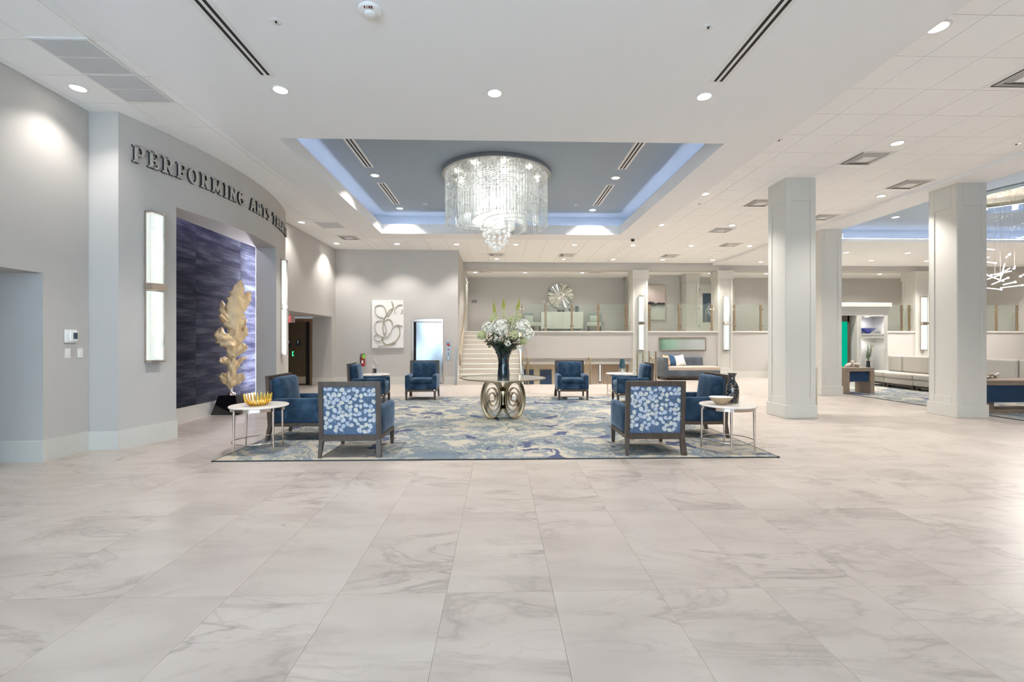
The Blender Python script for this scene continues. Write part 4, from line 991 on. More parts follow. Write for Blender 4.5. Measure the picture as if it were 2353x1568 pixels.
for d in (0.5, 1.3, 2.1):
    q = MB(); z = 1.08+(d-0.22)*0.705; q.tube([(0, d, z), (-0.04, d, z-0.05), (-0.08, d, z-0.05)], 0.008, 6); q.build('bracket', 'nickel', t)

# stair down to the lower lobby with its rails
t = thing('stair_down', 'stone stair dropping from the lobby floor to the lower lobby', 'stairs', (0, HD, 0))
for i in range(12):
    q = MB(); q.box(HX0+0.01, HX1-0.01, 0.04+i*0.27, 0.04+(i+1)*0.27, -2.0, -0.165*(i+1)+0.0); q.build('step', 'seat_cream', t)
def well_rail(x, label):
    t = thing('hand_rail', label, 'hand rail', (x, 15.0, 0), 0, 'rails of the stair going down')
    q = MB(); q.tube([(0, 0.0, 0.0), (0, 0.0, 0.86), (0, 0.03, 0.89), (0, 0.2, 0.87), (0, 2.4, -0.58)], 0.025, 8); q.build('rail', 'bronze', t, smooth=60)
    q = MB(); q.lathe([(0.05, 0), (0.05, 0.01), (0.028, 0.014)], 12); q.build('foot', 'bronze', t)
well_rail(0.97, 'bronze hand rail of the lower stair beside the upper stair')
well_rail(3.02, 'bronze hand rail in the middle of the lower stair, behind the right centre armchair')
well_rail(5.12, 'bronze hand rail of the lower stair next to the glass guard')
t = thing('well_guard', 'glass guard with bronze posts along the right side of the lower stair', 'guard rail', (5.30, 15.25, 0))
for k in range(4):
    q = MB(); d = k*0.68; q.box(-0.02, 0.02, d-0.03, d+0.03, 0, 1.09); o = q.build('post', 'bronze', t)
    for z in (0.3, 0.85):
        q = MB(); q.m = Matrix.Translation((-0.02, d, z)) @ Matrix.Rotation(-PI/2, 4, 'Y'); q.lathe([(0.02, 0), (0.02, 0.03), (0, 0.03)], 10); q.build('clamp', 'nickel', o)
for k in range(3):
    q = MB(); q.box(-0.045, -0.035, k*0.68+0.02, (k+1)*0.68-0.02, 0.05, 1.08); q.build('glass_panel', 'pane', t)

# glass guards of the mezzanine
def guard(xs, label):
    t = thing('glass_guard', label, 'guard rail', (xs[0], DM+0.14, 1.83), 0, 'glass guards along the mezzanine edge')
    for i, x in enumerate(xs):
        q = MB(); q.box(x-xs[0]-0.04, x-xs[0]+0.04, -0.012, 0.03, 0, 1.04); o = q.build('post', 'bronze', t, bevel=0.004, seg=1)
        for z in (0.2, 0.86):
            for sx in (-0.055, 0.055):
                q = MB(); q.m = Matrix.Translation((x-xs[0]+sx, 0.0, z)) @ Matrix.Rotation(PI/2, 4, 'X'); q.lathe([(0.022, -0.02), (0.022, 0.02), (0, 0.02)], 10); q.build('clamp', 'nickel', o)
    for x0, x1 in zip(xs, xs[1:]):
        q = MB(); q.box(x0-xs[0]+0.06, x1-xs[0]-0.06, 0.0, 0.012, 0.05, 1.05); q.build('glass_panel', 'pane', t)
guard([0.90, 1.82, 2.84, 3.88, 4.98], 'glass guard with bronze posts in front of the mezzanine cabinet and chairs')
guard([5.90, 7.09, 8.38], 'glass guard with bronze posts in front of the ink painting and glazed door')
guard([9.28, 10.34, 11.4, 12.5, 13.6, 14.8, 16.05, 16.36], 'glass guard with bronze posts right of the second wall light column')
guard([17.12, 18.4, 19.95, 20.8], 'glass guard with bronze posts at the right end, behind the twig chandelier')

# lower lobby wall: blue windows and doors
for i, (x0, x1, w) in enumerate(((1.15, 1.68, 'left one, beside the upper stair'), (2.01, 2.56, 'middle one, left of the centre right armchair'), (3.35, 3.75, 'right one, behind the middle hand rail'))):
    t = thing('blue_window', 'dark blue window low in the lower lobby wall, ' + w, 'window', ((x0+x1)/2, 22.2, -0.9), 0, 'blue windows in the lower lobby')
    w2 = (x1-x0)/2
    q = MB(); q.box(-w2, w2, -0.03, 0, 0, 0.93); q.build('pane', 'window_blue', t)
    q = MB(); q.box(-w2-0.02, w2+0.02, -0.05, 0, 0.93, 0.95).box(-w2-0.02, -w2, -0.05, 0, 0, 0.93).box(w2, w2+0.02, -0.05, 0, 0, 0.93); q.build('window_frame', 'sign_grey', t)
t = thing('door_2', 'pair of greige timber doors with a slim lit glass strip in the lower lobby', 'door', (5.15, 22.2, -2.0)); t['kind'] = 'structure'
q = MB(); q.box(-0.62, -0.02, -0.05, 0, 0, 2.36); q.build('door_leaf', 'door_greige', t)
q = MB(); q.box(0.0, 1.5, -0.05, 0, 0, 2.36); q.build('door_leaf', 'door_greige', t)
q = MB(); q.box(-0.26, -0.15, -0.06, -0.05, 1.4, 2.32); q.build('vision_frame', 'black_slot', t)
q = MB(); q.box(-0.235, -0.175, -0.066, -0.058, 1.45, 2.28); q.build('vision_glass', 'sconce_glow', t)
q = MB(); q.box(-0.70, -0.63, -0.07, 0, 0, 2.42).box(-0.63, 1.55, -0.07, 0, 2.37, 2.42); q.build('door_frame', 'trim', t)
b = MB(); b.box(HX0, HX1, 17.885, 17.93, 0.62, 0.80); struct('trim_3', b, 'wall')
# ------------------------------------------------------------------ rugs
def rug(x0, x1, d0, d1, label, org=(0, 0)):
    t = thing('area_rug', label, 'rug', ((x0+x1)/2, (d0+d1)/2, 0)); w, e = (x1-x0)/2, (d1-d0)/2
    q = MB(); q.box(-w+0.02, w-0.02, -e+0.02, e-0.02, 0.0, 0.012); q.build('pile', 'rug_pile', t)
    q = MB(); q.box(-w, w, -e, -e+0.022, 0, 0.0115).box(-w, w, e-0.022, e, 0, 0.0115).box(-w, -w+0.022, -e, e, 0, 0.0115).box(w-0.022, w, -e, e, 0, 0.0115); q.build('binding', 'binding', t)
rug(-3.42, 3.46, 5.51, 11.67, 'large square rug with a blue, grey and cream watercolour pattern')
rug(9.43, 15.6, 4.6, 15.0, 'blue and grey patterned rug under the lounge furniture at the right')
RZ = 0.012
# ------------------------------------------------------------------ armchairs
def make_chair(label):
    t = thing('armchair', label, 'armchair', (0, 0, 0), 0, 'blue armchairs around the rug')
    W2 = 0.375
    for s in (-1, 1):                                    # back stiles running down into the rear legs
        q = MB(); x0, x1 = (s*W2, s*(W2-0.055)) if s < 0 else (s*(W2-0.055), s*W2)
        q.slab([(0.335, 0.22), (0.395, 0.22), (0.43, 0.93), (0.385, 0.93)], x0, x1)
        # slab is drawn in x-z: turn it to y-z
        q.v = [(y, x, z) for (x, y, z) in q.v]; q.f = [tuple(reversed(f)) for f in q.f]
        q.build('stile', 'wood', t, bevel=0.004)
        q = MB(); dx = s*0.02
        xa, xb = x0, x1
        q.add([(xa+dx*1.0, 0.385, 0), (xb+dx*0.5-s*0.008, 0.385, 0), (xb+dx*0.5-s*0.008, 0.425, 0), (xa+dx, 0.425, 0), (xa, 0.335, 0.222), (xb, 0.335, 0.222), (xb, 0.395, 0.222), (xa, 0.395, 0.222)], [(0, 3, 2, 1), (4, 5, 6, 7), (0, 1, 5, 4), (1, 2, 6, 5), (2, 3, 7, 6), (3, 0, 4, 7)])
        q.build('leg', 'wood', t, bevel=0.004)
        q = MB(); xc = s*(W2-0.035)
        q.add([(xc-0.02, -0.385, 0), (xc+0.02, -0.385, 0), (xc+0.02, -0.345, 0), (xc-0.02, -0.345, 0), (xc-0.028, -0.39, 0.222), (xc+0.028, -0.39, 0.222), (xc+0.028, -0.334, 0.222), (xc-0.028, -0.334, 0.222)], [(0, 3, 2, 1), (4, 5, 6, 7), (0, 1, 5, 4), (1, 2, 6, 5), (2, 3, 7, 6), (3, 0, 4, 7)])
        q.build('leg', 'wood', t, bevel=0.004)
        q = MB(); q.box(s*W2 if s < 0 else W2-0.03, s*W2+0.03 if s < 0 else W2, -0.335, 0.34, 0.205, 0.255); q.build('side_rail', 'wood', t, bevel=0.004)
    q = MB(); q.box(-W2+0.055, W2-0.055, 0.34, 0.395, 0.20, 0.275); q.build('lower_back_rail', 'wood', t, bevel=0.004)
    q = MB(); q.box(-W2+0.055, W2-0.055, 0.383, 0.428, 0.865, 0.93); q.build('upper_back_rail', 'wood', t, bevel=0.004)
    q = MB(); q.box(-W2+0.06, W2-0.06, -0.385, -0.35, 0.205, 0.255); q.build('front_rail', 'wood', t, bevel=0.004)
    tilt = math.atan2(0.035, 0.71)
    q = MB(); q.m = Matrix.Translation((0, 0.375, 0.275)) @ Matrix.Rotation(-tilt, 4, 'X'); q.box(-W2+0.055, W2-0.055, -0.02, 0.006, 0, 0.592)
    bp = q.build('back_panel', 'print_ground', t)
    rnd = random.Random(5); q = MB(); q.m = Matrix.Translation((0, 0.375, 0.275)) @ Matrix.Rotation(-tilt, 4, 'X')
    HWp, HHp = W2-0.058, 0.588
    placed = []
    def leaf(x, z, a, l, w):
        if not (-HWp+0.012 < x < HWp-0.012 and 0.012 < z < HHp-0.012): return
        for (px, pz, pr) in placed:
            if (px-x)**2+(pz-z)**2 < (0.78*(pr+l*0.5))**2: return
        placed.append((x, z, l*0.5))
        pts = []
        for k in range(10):
            u = 2*PI*k/10; px = l*0.5*math.cos(u); pz = w*0.5*math.sin(u)*(1.0+0.22*math.cos(u))
            X = max(-HWp, min(HWp, x+px*math.cos(a)-pz*math.sin(a))); Z = max(0.003, min(HHp, z+px*math.sin(a)+pz*math.cos(a)))
            pts.append((X, 0.0075, Z))
        q.add(pts, [tuple(range(9, -1, -1))])
    for br in range(80):
        x = rnd.uniform(-HWp, HWp); z = rnd.uniform(-0.06, HHp-0.06); a = PI/2+rnd.uniform(-0.7, 0.7); n0 = len(placed); st = [(x, 0.0068, max(0.004, z))]
        for nd in range(rnd.choice((3, 4, 5))):
            a += rnd.uniform(-0.3, 0.3); x += 0.040*math.cos(a); z += 0.040*math.sin(a)
            if not (abs(x) < HWp-0.004 and 0.004 < z < HHp-0.004): break
            st.append((x, 0.0068, z))
            for s in (-1, 1):
                la = a+s*rnd.uniform(0.55, 1.05); l = rnd.uniform(0.050, 0.072)
                leaf(x+math.cos(la)*l*0.60, z+math.sin(la)*l*0.60, la, l, l*rnd.uniform(0.68, 0.86))
        if len(st) > 2 and len(placed) > n0+1: q.tube(st, 0.0012, 4)
    # leaves face the rear of the chair
    q.v = [v for v in q.v]
    tag(q.build('leaf_print', 'print_leaf', bp), kind='stuff')
    q = MB(); q.rbox((0, -0.02, 0.325), (2*W2-0.12, 0.70, 0.15), 0.02); q.build('seat_base', 'velvet', t, smooth=50)
    q = MB(); q.rbox((0, -0.075, 0.447), (2*W2-0.215, 0.60, 0.125), 0.035, (0.0, 0.006, 0.016)); q.build('seat_cushion', 'velvet', t, smooth=60)
    for s in (-1, 1):
        q = MB(); q.rbox((s*(W2-0.052), -0.03, 0.428), (0.104, 0.72, 0.35), 0.032, (0.006, 0, 0)); q.build('arm', 'velvet', t, smooth=60)
    q = MB(); q.m = Matrix.Translation((0, 0.295, 0.67)) @ Matrix.Rotation(-tilt-0.08, 4, 'X'); q.rbox((0, 0, 0), (2*W2-0.165, 0.15, 0.46), 0.05, (0, 0.012, 0.006)); q.build('back_cushion', 'velvet', t, smooth=60)
    return t
ch = make_chair('blue velvet armchair at the front left of the rug, leaf-print back to the camera')
ch.location = (-1.83, 6.03, RZ); ch.rotation_euler = (0, 0, PI)
for x, d, rz, lab in ((1.955, 6.03, PI, 'blue velvet armchair at the front right of the rug, leaf-print back to the camera'),
    (-2.90, 6.95, PI/2, 'blue velvet armchair in profile at the left, beside the gold bowl table'),
    (2.96, 6.95, -PI/2, 'blue velvet armchair in profile at the right, beside the dark vase table'),
    (-2.93, 10.45, PI/2+0.08, 'blue velvet armchair far left on the rug, facing right beside the far left table'),
    (3.06, 10.45, -PI/2-0.08, 'blue velvet armchair far right on the rug, facing left beside the small lamp table'),
    (-1.90, 11.40, 0.03, 'blue velvet armchair facing the camera in front of the lift'),
    (1.81, 11.34, -0.03, 'blue velvet armchair facing the camera in front of the lower stair')):
    dup(ch, (x, d, RZ if d < 11 else 0.012), rz, lab)

# ------------------------------------------------------------------ side tables
def side_table(label):
    t = thing('side_table', label, 'side table', (0, 0, 0), 0, 'round marble-topped side tables')
    q = MB(); q.lathe([(0, 0.575), (0.345, 0.575), (0.352, 0.580), (0.352, 0.590), (0.345, 0.596), (0, 0.596)], 48); q.build('table_top', 'marble_top', t, smooth=30)
    q = MB(); q.lathe([(0.322, 0.535), (0.330, 0.535), (0.330, 0.575), (0.322, 0.575), (0.322, 0.535)], 48, cap=False); q.build('apron_ring', 'nickel', t, smooth=30)
    for k in range(4):
        a = PI/4+k*PI/2+0.2; c, s = math.cos(a)*0.318, math.sin(a)*0.318
        q = MB(); q.tube([(c*1.02, s*1.02, 0), (c, s, 0.25), (c, s, 0.575)], [0.008, 0.013, 0.017], 8); q.build('leg', 'nickel', t, smooth=50)
    q = MB(); q.tube([(0.315*math.cos(2*PI*i/48), 0.315*math.sin(2*PI*i/48), 0.135) for i in range(48)], 0.006, 6, closed=True); q.build('stretcher_ring', 'nickel', t, smooth=60)
    return t
st = side_table('round marble-topped side table at the front left, carrying the gold bowl'); st.location = (-3.13, 6.04, RZ)
dup(st, (3.02, 5.93, RZ), 0.25, 'round marble-topped side table at the front right, carrying a bowl and a dark vase')
dup(st, (-3.14, 11.72, 0), 0.6, 'round marble-topped side table at the far left with a small silver figure')
dup(st, (3.16, 11.85, 0), 0.1, 'round marble-topped side table at the far right with a small lamp')
TT = 0.596
# gold slat bowl
t = thing('slat_bowl', 'shiny gold bowl of upright curved slats', 'bowl', (-3.12, 5.99, TT+RZ))
q = MB(); q.lathe([(0, 0), (0.095, 0), (0.10, 0.008), (0.09, 0.014), (0, 0.014)], 24); q.build('base', 'gold', t, smooth=40)
for k in range(24):
    a = 2*PI*k/24; c, s = math.cos(a), math.sin(a); q = MB()
    q.tube([(c*r, s*r, z) for r, z in ((0.085, 0.010), (0.115, 0.022), (0.14, 0.052), (0.155, 0.095), (0.163, 0.145+0.012*(k % 2)))], [0.008, 0.010, 0.010, 0.009, 0.005], 6); q.build('slat', 'gold', t, smooth=60)
# leaf bowl and vase
t = thing('shell_bowl', 'cream bowl with tan outside and a pinched leaf-shaped rim', 'bowl', (2.90, 5.88, TT+RZ))
sqf = lambda a, z: 1+0.16*math.cos(2*a)*min(1, z/0.1)+0.05*math.cos(3*a+0.6)*min(1, z/0.1)
q = MB(); q.lathe([(0.05, 0.0), (0.058, 0.012), (0.10, 0.05), (0.132, 0.10)], 36, sq=sqf, cap=False).lathe([(0, 0.001), (0.05, 0.0)], 36, cap=False); q.build('outside', 'tan_ceramic', t, smooth=60)
q = MB(); q.lathe([(0.132, 0.10), (0.127, 0.103), (0.095, 0.055), (0.05, 0.018), (0, 0.012)], 36, sq=sqf, cap=False); q.build('inside', 'porcelain', t, smooth=60)
q = MB(); q.tube(crv([(0.13, 0.05, 0.09), (0.17, 0.06, 0.12), (0.185, 0.03, 0.10), (0.16, 0.01, 0.06)], 5), [0.010]*16, 6); q.build('handle', 'wood', t, smooth=60)
t = thing('veined_vase', 'tall black glass vase with gold veins and a flared lip', 'vase', (3.13, 6.02, TT+RZ))
q = MB(); q.lathe([(0, 0), (0.07, 0), (0.078, 0.01), (0.080, 0.06), (0.085, 0.15), (0.082, 0.215), (0.062, 0.265), (0.037, 0.30), (0.032, 0.34), (0.042, 0.375), (0.060, 0.395), (0.060, 0.40), (0.050, 0.397), (0.028, 0.37), (0.024, 0.30)], 36, sq=lambda a, z: 1+0.02*math.cos(3*a+z*20), cap=False); q.build('body', 'vein_glass', t, smooth=50)
# far left table: silver figure on books
t = thing('book', 'thin pale book under the silver figure', 'book', (-3.06, 11.62, TT), 0.1)
q = MB(); q.box(-0.14, 0.14, -0.1, 0.1, 0.0, 0.03); q.build('pages', 'porcelain', t)
q = MB(); q.box(-0.145, 0.145, -0.105, 0.105, 0.03, 0.034); q.build('cover', 'marble_top', t)
t = thing('silver_figure', 'small silver loop figure on a cube base', 'figurine', (-3.14, 11.62, TT+0.034))
q = MB(); q.box(-0.055, 0.055, -0.055, 0.055, 0, 0.12); q.build('base_block', 'chrome', t, bevel=0.006)
q = MB(); q.tube(crv([(0, 0, 0.12), (0.06, 0, 0.18), (0.075, 0, 0.235), (0, 0, 0.275), (-0.065, 0, 0.235), (-0.05, 0, 0.18), (0, 0, 0.125)], 6), 0.011, 8); q.build('loop', 'chrome', t, smooth=60)
q = MB(); q.tube(crv([(0, 0, 0.27), (0.035, 0, 0.30), (0, 0, 0.335), (-0.035, 0, 0.30), (0, 0, 0.27)], 6), 0.010, 8).ball((0, 0, 0.35), 0.02); q.build('head_loop', 'chrome', t, smooth=60)
# far right table: lamp
t = thing('table_lamp', 'small lamp with a blue tapered shade and a round glass base', 'lamp', (3.22, 11.80, TT))
q = MB(); q.lathe([(0, 0), (0.075, 0), (0.085, 0.03), (0.09, 0.09), (0.07, 0.13), (0.03, 0.145), (0, 0.147)], 24); q.build('glass_base', 'clear_glass', t, smooth=50)
q = MB(); q.lathe([(0.02, 0.005), (0.04, 0.07), (0.015, 0.12), (0, 0.13)], 14, cap=False); q.build('core', 'porcelain', t, smooth=50)
q = MB(); q.lathe([(0.085, 0.15), (0.055, 0.37), (0.052, 0.37), (0.082, 0.152)], 28, cap=False); q.build('shade', 'teal_shade', t, smooth=50)

# ------------------------------------------------------------------ centre table, vase, flowers
t = thing('pedestal_table', 'round glass table on two oval spiral-band bronze pedestals', 'table', (0.075, 8.42, RZ+0.005))
q = MB(); q.lathe([(0, 0.735), (0.775, 0.735), (0.782, 0.741), (0.775, 0.748), (0, 0.748)], 72); q.build('glass_top', 'table_glass', t, smooth=30)
q = MB(); q.lathe([(0.776, 0.732), (0.790, 0.735), (0.790, 0.750), (0.776, 0.752)], 72, cap=False); q.build('rim', 'bronze', t, smooth=40)
for s in (-1, 1):
    q = MB(); q.m = Matrix.Translation((s*0.192, 0, 0.366)) @ Matrix.Rotation(s*math.radians(16), 4, 'Z')
    q.band(ellipse(0.19, 0.362, 48), 0.24, 0.016); q.build('outer_band', 'champagne', t, smooth=40)
    q = MB(); q.m = Matrix.Translation((s*0.192, 0, 0.366)) @ Matrix.Rotation(s*math.radians(16), 4, 'Z')
    pts = []
    for i in range(121):
        u = i/120; a = -PI/2+s*u*2*PI*3.1; r = 1-0.80*u
        pts.append((0.186*r*math.cos(a)*(0.98), 0.355*r*math.sin(a)*(1-0.25*u)-0.0))
    q.band(pts, 0.13, 0.012); q.build('spiral_band', 'champagne', t, smooth=60)
q = MB(); q.box(-0.022, 0.022, -0.06, 0.06, 0.25, 0.5); q.build('joint', 'champagne', t)
q = MB(); q.box(-0.14, 0.14, -0.05, 0.05, 0.722, 0.735); q.build('top_plate', 'nickel', t)
VX, VD, VZ = 0.085, 8.42, 0.748+RZ+0.005
t = thing('flower_vase', 'flared blue-black glass vase on the centre table', 'vase', (VX, VD, VZ))
fl_ = lambda a, z: 1+0.035*math.cos(8*a+z*9)*(0.3+z)
q = MB(); q.lathe([(0, 0), (0.105, 0.0), (0.112, 0.02), (0.108, 0.10), (0.100, 0.20), (0.098, 0.30), (0.112, 0.39), (0.15, 0.49), (0.20, 0.575), (0.222, 0.61), (0.212, 0.612), (0.14, 0.50), (0.09, 0.38), (0.08, 0.2)], 48, sq=fl_, cap=False); q.build('body', 'ink_glass', t, smooth=60)
rnd = random.Random(11)
def stem_to(t, p, base=(0, 0, -0.25)):
    pass
def bloom_root(name, label, cat, p, group):
    """p: head position relative to the vase foot; the stem runs back into the vase neck"""
    t = thing(name, label, cat, (VX, VD, VZ), 0, group)
    x, y, z = p
    q = MB(); q.tube(crv([(x*0.12, y*0.12, 0.42), (x*0.45, y*0.45, 0.42+(z-0.42)*0.45), (x, y, z)], 5), 0.006, 6); q.build('stalk', 'stem', t, smooth=60)
    return t
for p, w in (((-0.19, -0.02, 1.40), 'leaning left'), ((0.0, 0.02, 1.48), 'upright in the middle'), ((0.30, -0.02, 1.47), 'leaning right')):
    x, y, z = p; t = bloom_root('foxtail_lily', 'tall cream spire flower with a yellow-green tip, ' + w, 'flower', (x*0.55, y, z-0.62), 'spire flowers in the vase')
    d = Vector((x*0.45, 0, 0.62)); b0 = Vector((x*0.55, y, z-0.62))
    q = MB()
    for k in range(70):
        u = k/70*0.72; c = b0+d*u; a = k*2.4; r = 0.046*(1-u*0.55)
        q.ball((c.x+r*math.cos(a), c.y+r*math.sin(a), c.z), 0.021*(1-u*0.4), 6, 4)
    q.build('florets', 'petal_cream', t, smooth=80)
    q = MB(); q.tube([b0+d*0.64, b0+d*0.76, b0+d*0.88, b0+d*1.0], [0.034, 0.032, 0.018, 0.002], 8)
    for k in range(22):
        u = 0.66+k*0.014; c = b0+d*u; a = k*2.4; r = 0.032*(1-(u-0.65)*2.4)
        q.ball((c.x+r*math.cos(a), c.y+r*math.sin(a), c.z), 0.011, 5, 4, (0.7, 0.7, 1.6))
    q.build('tip', 'bud_green', t, smooth=80)
for p, r, w in (((-0.17, -0.05, 1.08), 0.088, 'upper left'), ((0.14, 0.05, 1.06), 0.075, 'upper middle, half hidden'), ((0.27, -0.02, 1.10), 0.082, 'upper right'), ((-0.40, -0.06, 0.78), 0.085, 'at the far left of the bunch'), ((0.18, -0.22, 0.78), 0.080, 'low in front'), ((0.36, -0.08, 0.68), 0.07, 'low at the right')):
    t = bloom_root('ball_flower', 'round green-cream ball flower, ' + w, 'flower', p, 'ball flowers in the vase')
    q = MB(); q.ball(p, r*0.92, 14, 10)
    for k in range(110):
        ph = math.acos(1-2*(k+0.5)/110); th = k*2.39996
        q.ball((p[0]+r*0.93*math.sin(ph)*math.cos(th), p[1]+r*0.93*math.sin(ph)*math.sin(th), p[2]+r*0.93*math.cos(ph)), 0.010, 5, 4)
    q.build('head', 'ball_green', t, smooth=80)
def petals(q, c, n, r, seed):
    """a head of n open florets, each of five cupped petals, set over a loose ball"""
    rn = random.Random(seed); C = Vector(c); fs_ = max(0.026, r*0.30)
    for k in range(n):
        ph = math.acos(1-2*(k+0.5)/n); th = k*2.39996+rn.uniform(-0.2, 0.2); rr = r*rn.uniform(0.72, 1.02)
        d = Vector((math.sin(ph)*math.cos(th), math.sin(ph)*math.sin(th), math.cos(ph)))
        o = C+d*rr*0.9; u = d.orthogonal().normalized(); v = d.cross(u); tw = rn.uniform(0, 6.28)
        for j in range(5):
            a = tw+j*2*PI/5; e = u*math.cos(a)+v*math.sin(a); g = d.cross(e); s_ = fs_*rn.uniform(0.85, 1.2); lf = rn.uniform(0.15, 0.5)
            q.add([o, o+e*s_*0.45+g*s_*0.36+d*s_*0.12, o+e*s_*1.0+g*s_*0.24+d*s_*lf, o+e*s_*1.1-g*s_*0.20+d*s_*lf*0.8, o+e*s_*0.45-g*s_*0.36+d*s_*0.10, o+e*s_*0.6+d*s_*0.02],
                  [(0, 1, 5), (1, 2, 5), (2, 3, 5), (3, 4, 5), (4, 0, 5)])
for p, r, n, w in (((-0.06, -0.14, 0.93), 0.165, 46, 'largest white bloom, left of centre'), ((-0.27, -0.06, 0.92), 0.125, 34, 'white bloom at the left edge of the bunch'), ((0.35, -0.1, 0.95), 0.15, 40, 'white bloom at the upper right of the bunch'), ((0.45, -0.1, 0.80), 0.12, 34, 'white bloom drooping at the right edge'), ((-0.12, -0.2, 0.70), 0.065, 16, 'small white bloom low at the left'), ((0.07, -0.24, 0.63), 0.055, 12, 'small white bloom low in the middle'), ((0.28, -0.2, 0.56), 0.045, 10, 'small white bloom low at the right')):
    t = bloom_root('white_bloom', w + ' in the centre vase', 'flower', p, 'white blooms in the vase')
    q = MB(); petals(q, p, n, r, int(r*1000)+n); q.build('petal_cluster', 'petal', t, smooth=50)
DIRS = ['at the right', 'at the back right', 'at the back', 'at the back left', 'at the left', 'at the front left', 'at the front', 'at the front right']
for k in range(8):
    a = k*2*PI/8; R = rnd.uniform(0.24, 0.34); z = rnd.uniform(0.56, 0.74)
    t = thing('leaf_sprig', 'dark leafy sprig with thin brown stems %s of the centre vase' % DIRS[k], 'foliage', (VX, VD, VZ), 0, 'leaf sprigs in the vase')
    q, lv = MB(), MB()
    for tw in range(7):
        aa = a+rnd.uniform(-0.45, 0.45); e = Vector((R*rnd.uniform(0.7, 1.15)*math.cos(aa), R*rnd.uniform(0.7, 1.15)*math.sin(aa), z+rnd.uniform(-0.12, 0.14)))
        pp = crv([(0.03*math.cos(a), 0.03*math.sin(a), 0.40), tuple(e*0.55+Vector((0, 0, 0.24))), tuple(e)], 5); q.tube(pp, 0.004, 5)
        for j in range(9):
            c = pp[min(len(pp)-1, 3+j)]+Vector((rnd.uniform(-0.03, 0.03), rnd.uniform(-0.03, 0.03), rnd.uniform(-0.02, 0.02)))
            d = Vector((math.cos(aa+rnd.uniform(-1.2, 1.2)), math.sin(aa+rnd.uniform(-1.2, 1.2)), rnd.uniform(-0.5, 0.5))).normalized(); s = rnd.uniform(0.05, 0.085)
            n = d.cross(Vector((0, 0, 1))).normalized()
            lv.add([c, c+d*s*0.5+n*s*0.32, c+d*s*1.1+Vector((0, 0, -0.01)), c+d*s*0.5-n*s*0.32, c+d*s*0.5+Vector((0, 0, 0.008))], [(0, 1, 4), (1, 2, 4), (2, 3, 4), (3, 0, 4)])
    q.build('twig', 'stem', t, smooth=60); lv.build('leaves', 'leaf_dark', t, smooth=30)
t = thing('floor_sleeve', 'grey rounded floor box under the armchair facing the camera at the right', 'floor box', (1.80, 11.02, 0.012))
q = MB(); q.rbox((0, 0, 0.032), (0.30, 0.10, 0.064), 0.028); q.build('cover', 'grey_sleeve', t, smooth=60)
q = MB(); q.box(-0.155, -0.148, -0.045, 0.045, 0, 0.055).box(0.148, 0.155, -0.045, 0.045, 0, 0.055); q.build('end_cap', 'sign_grey', t)

# ------------------------------------------------------------------ crystal chandelier
CHX, CHD = -0.05, 9.70
t = thing('crystal_chandelier', 'large round chandelier of hanging crystal rods under the blue tray', 'chandelier', (CHX, CHD, 5.0))
q = MB(); q.lathe([(1.165, 0), (1.165, -0.075), (1.15, -0.085), (1.135, -0.075), (1.135, -0.03)], 96, cap=False); q.build('canopy_rim', 'plate_grey', t, smooth=40)
q = MB(); q.lathe([(0, -0.05), (1.14, -0.05), (1.14, -0.03)], 64); q.build('canopy_plate', 'chandelier_plate', t)
rods, beads, tips = MB(), MB(), MB()
pos = []
for i in range(104):
    a = 2*PI*i/104; pos.append((1.075*math.cos(a), 1.075*math.sin(a)))
for arm in range(7):
    for k in range(46):
        u = k/45; r = 0.26+0.66*u; a = arm*2*PI/7+u*1.9
        pos.append((r*math.cos(a), r*math.sin(a)))
rn = random.Random(3)
def octa(q, c, r):
    x, y, z = c; q.add([(x+r, y, z), (x, y+r, z), (x-r, y, z), (x, y-r, z), (x, y, z+r*1.2), (x, y, z-r*1.2)], [(0, 1, 4), (1, 2, 4), (2, 3, 4), (3, 0, 4), (1, 0, 5), (2, 1, 5), (3, 2, 5), (0, 3, 5)])
for x, y in pos:
    a = math.atan2(y, x); r = math.hypot(x, y)
    long_ = (-1.35 < a < -0.95 and r > 0.9)            # the folded sheet of longer rods towards the camera
    zt = -0.25 if long_ else -0.66+0.04*math.sin(3*a)
    zb = -1.055-0.03*math.sin(2*a+0.7)
    rods.tube([(x, y, zt), (x, y, zb)], 0.010, 6)
    tips.ball((x, y, zb-0.012), 0.015, 6, 4)
    z = -0.09
    while z > zt+0.02:
        octa(beads, (x, y, z), rn.choice((0.012, 0.016, 0.020))); z -= 0.045
tag(rods.build('crystal_rods', 'crystal', t, smooth=50), kind='stuff')
tag(beads.build('crystal_bead_strings', 'crystal_bead', t), kind='stuff')
tag(tips.build('crystal_rod_tips', 'crystal_bead', t, smooth=80), kind='stuff')
for k in range(46):                                      # faceted drops of the lower cluster
    if k < 12: a = k*2*PI/12; R, z, s = 0.32, -1.16, 0.042
    elif k < 24: a = k*2*PI/12+0.2; R, z, s = 0.27, -1.30, 0.040
    elif k < 34: a = k*2*PI/10; R, z, s = 0.22, -1.44, 0.036
    elif k < 41: a = k*2*PI/7; R, z, s = 0.14, -1.53, 0.036
    else: a = k*2*PI/5; R, z, s = 0.06, -1.60, 0.036
    q = MB(); q.ball((R*math.cos(a), R*math.sin(a), z), s, 8, 6).tube([(R*math.cos(a), R*math.sin(a), z+s), (R*math.cos(a), R*math.sin(a), -1.02)], 0.0025, 4); q.build('crystal_drop', 'crystal_bead', t)
for k in range(14):
    a = k*2*PI/9; R = 0.86 if k < 9 else 0.42
    if k >= 9: a = k*2*PI/5
    q = MB(); q.ball((R*math.cos(a), R*math.sin(a), -0.075), 0.024, 10, 8); q.build('bulb', 'bulb', t, smooth=80)
light('chandelier_glow', 'POINT', (0, 0, -0.55), 62, (1.0, 0.97, 0.92), t, shadow_soft_size=0.12)

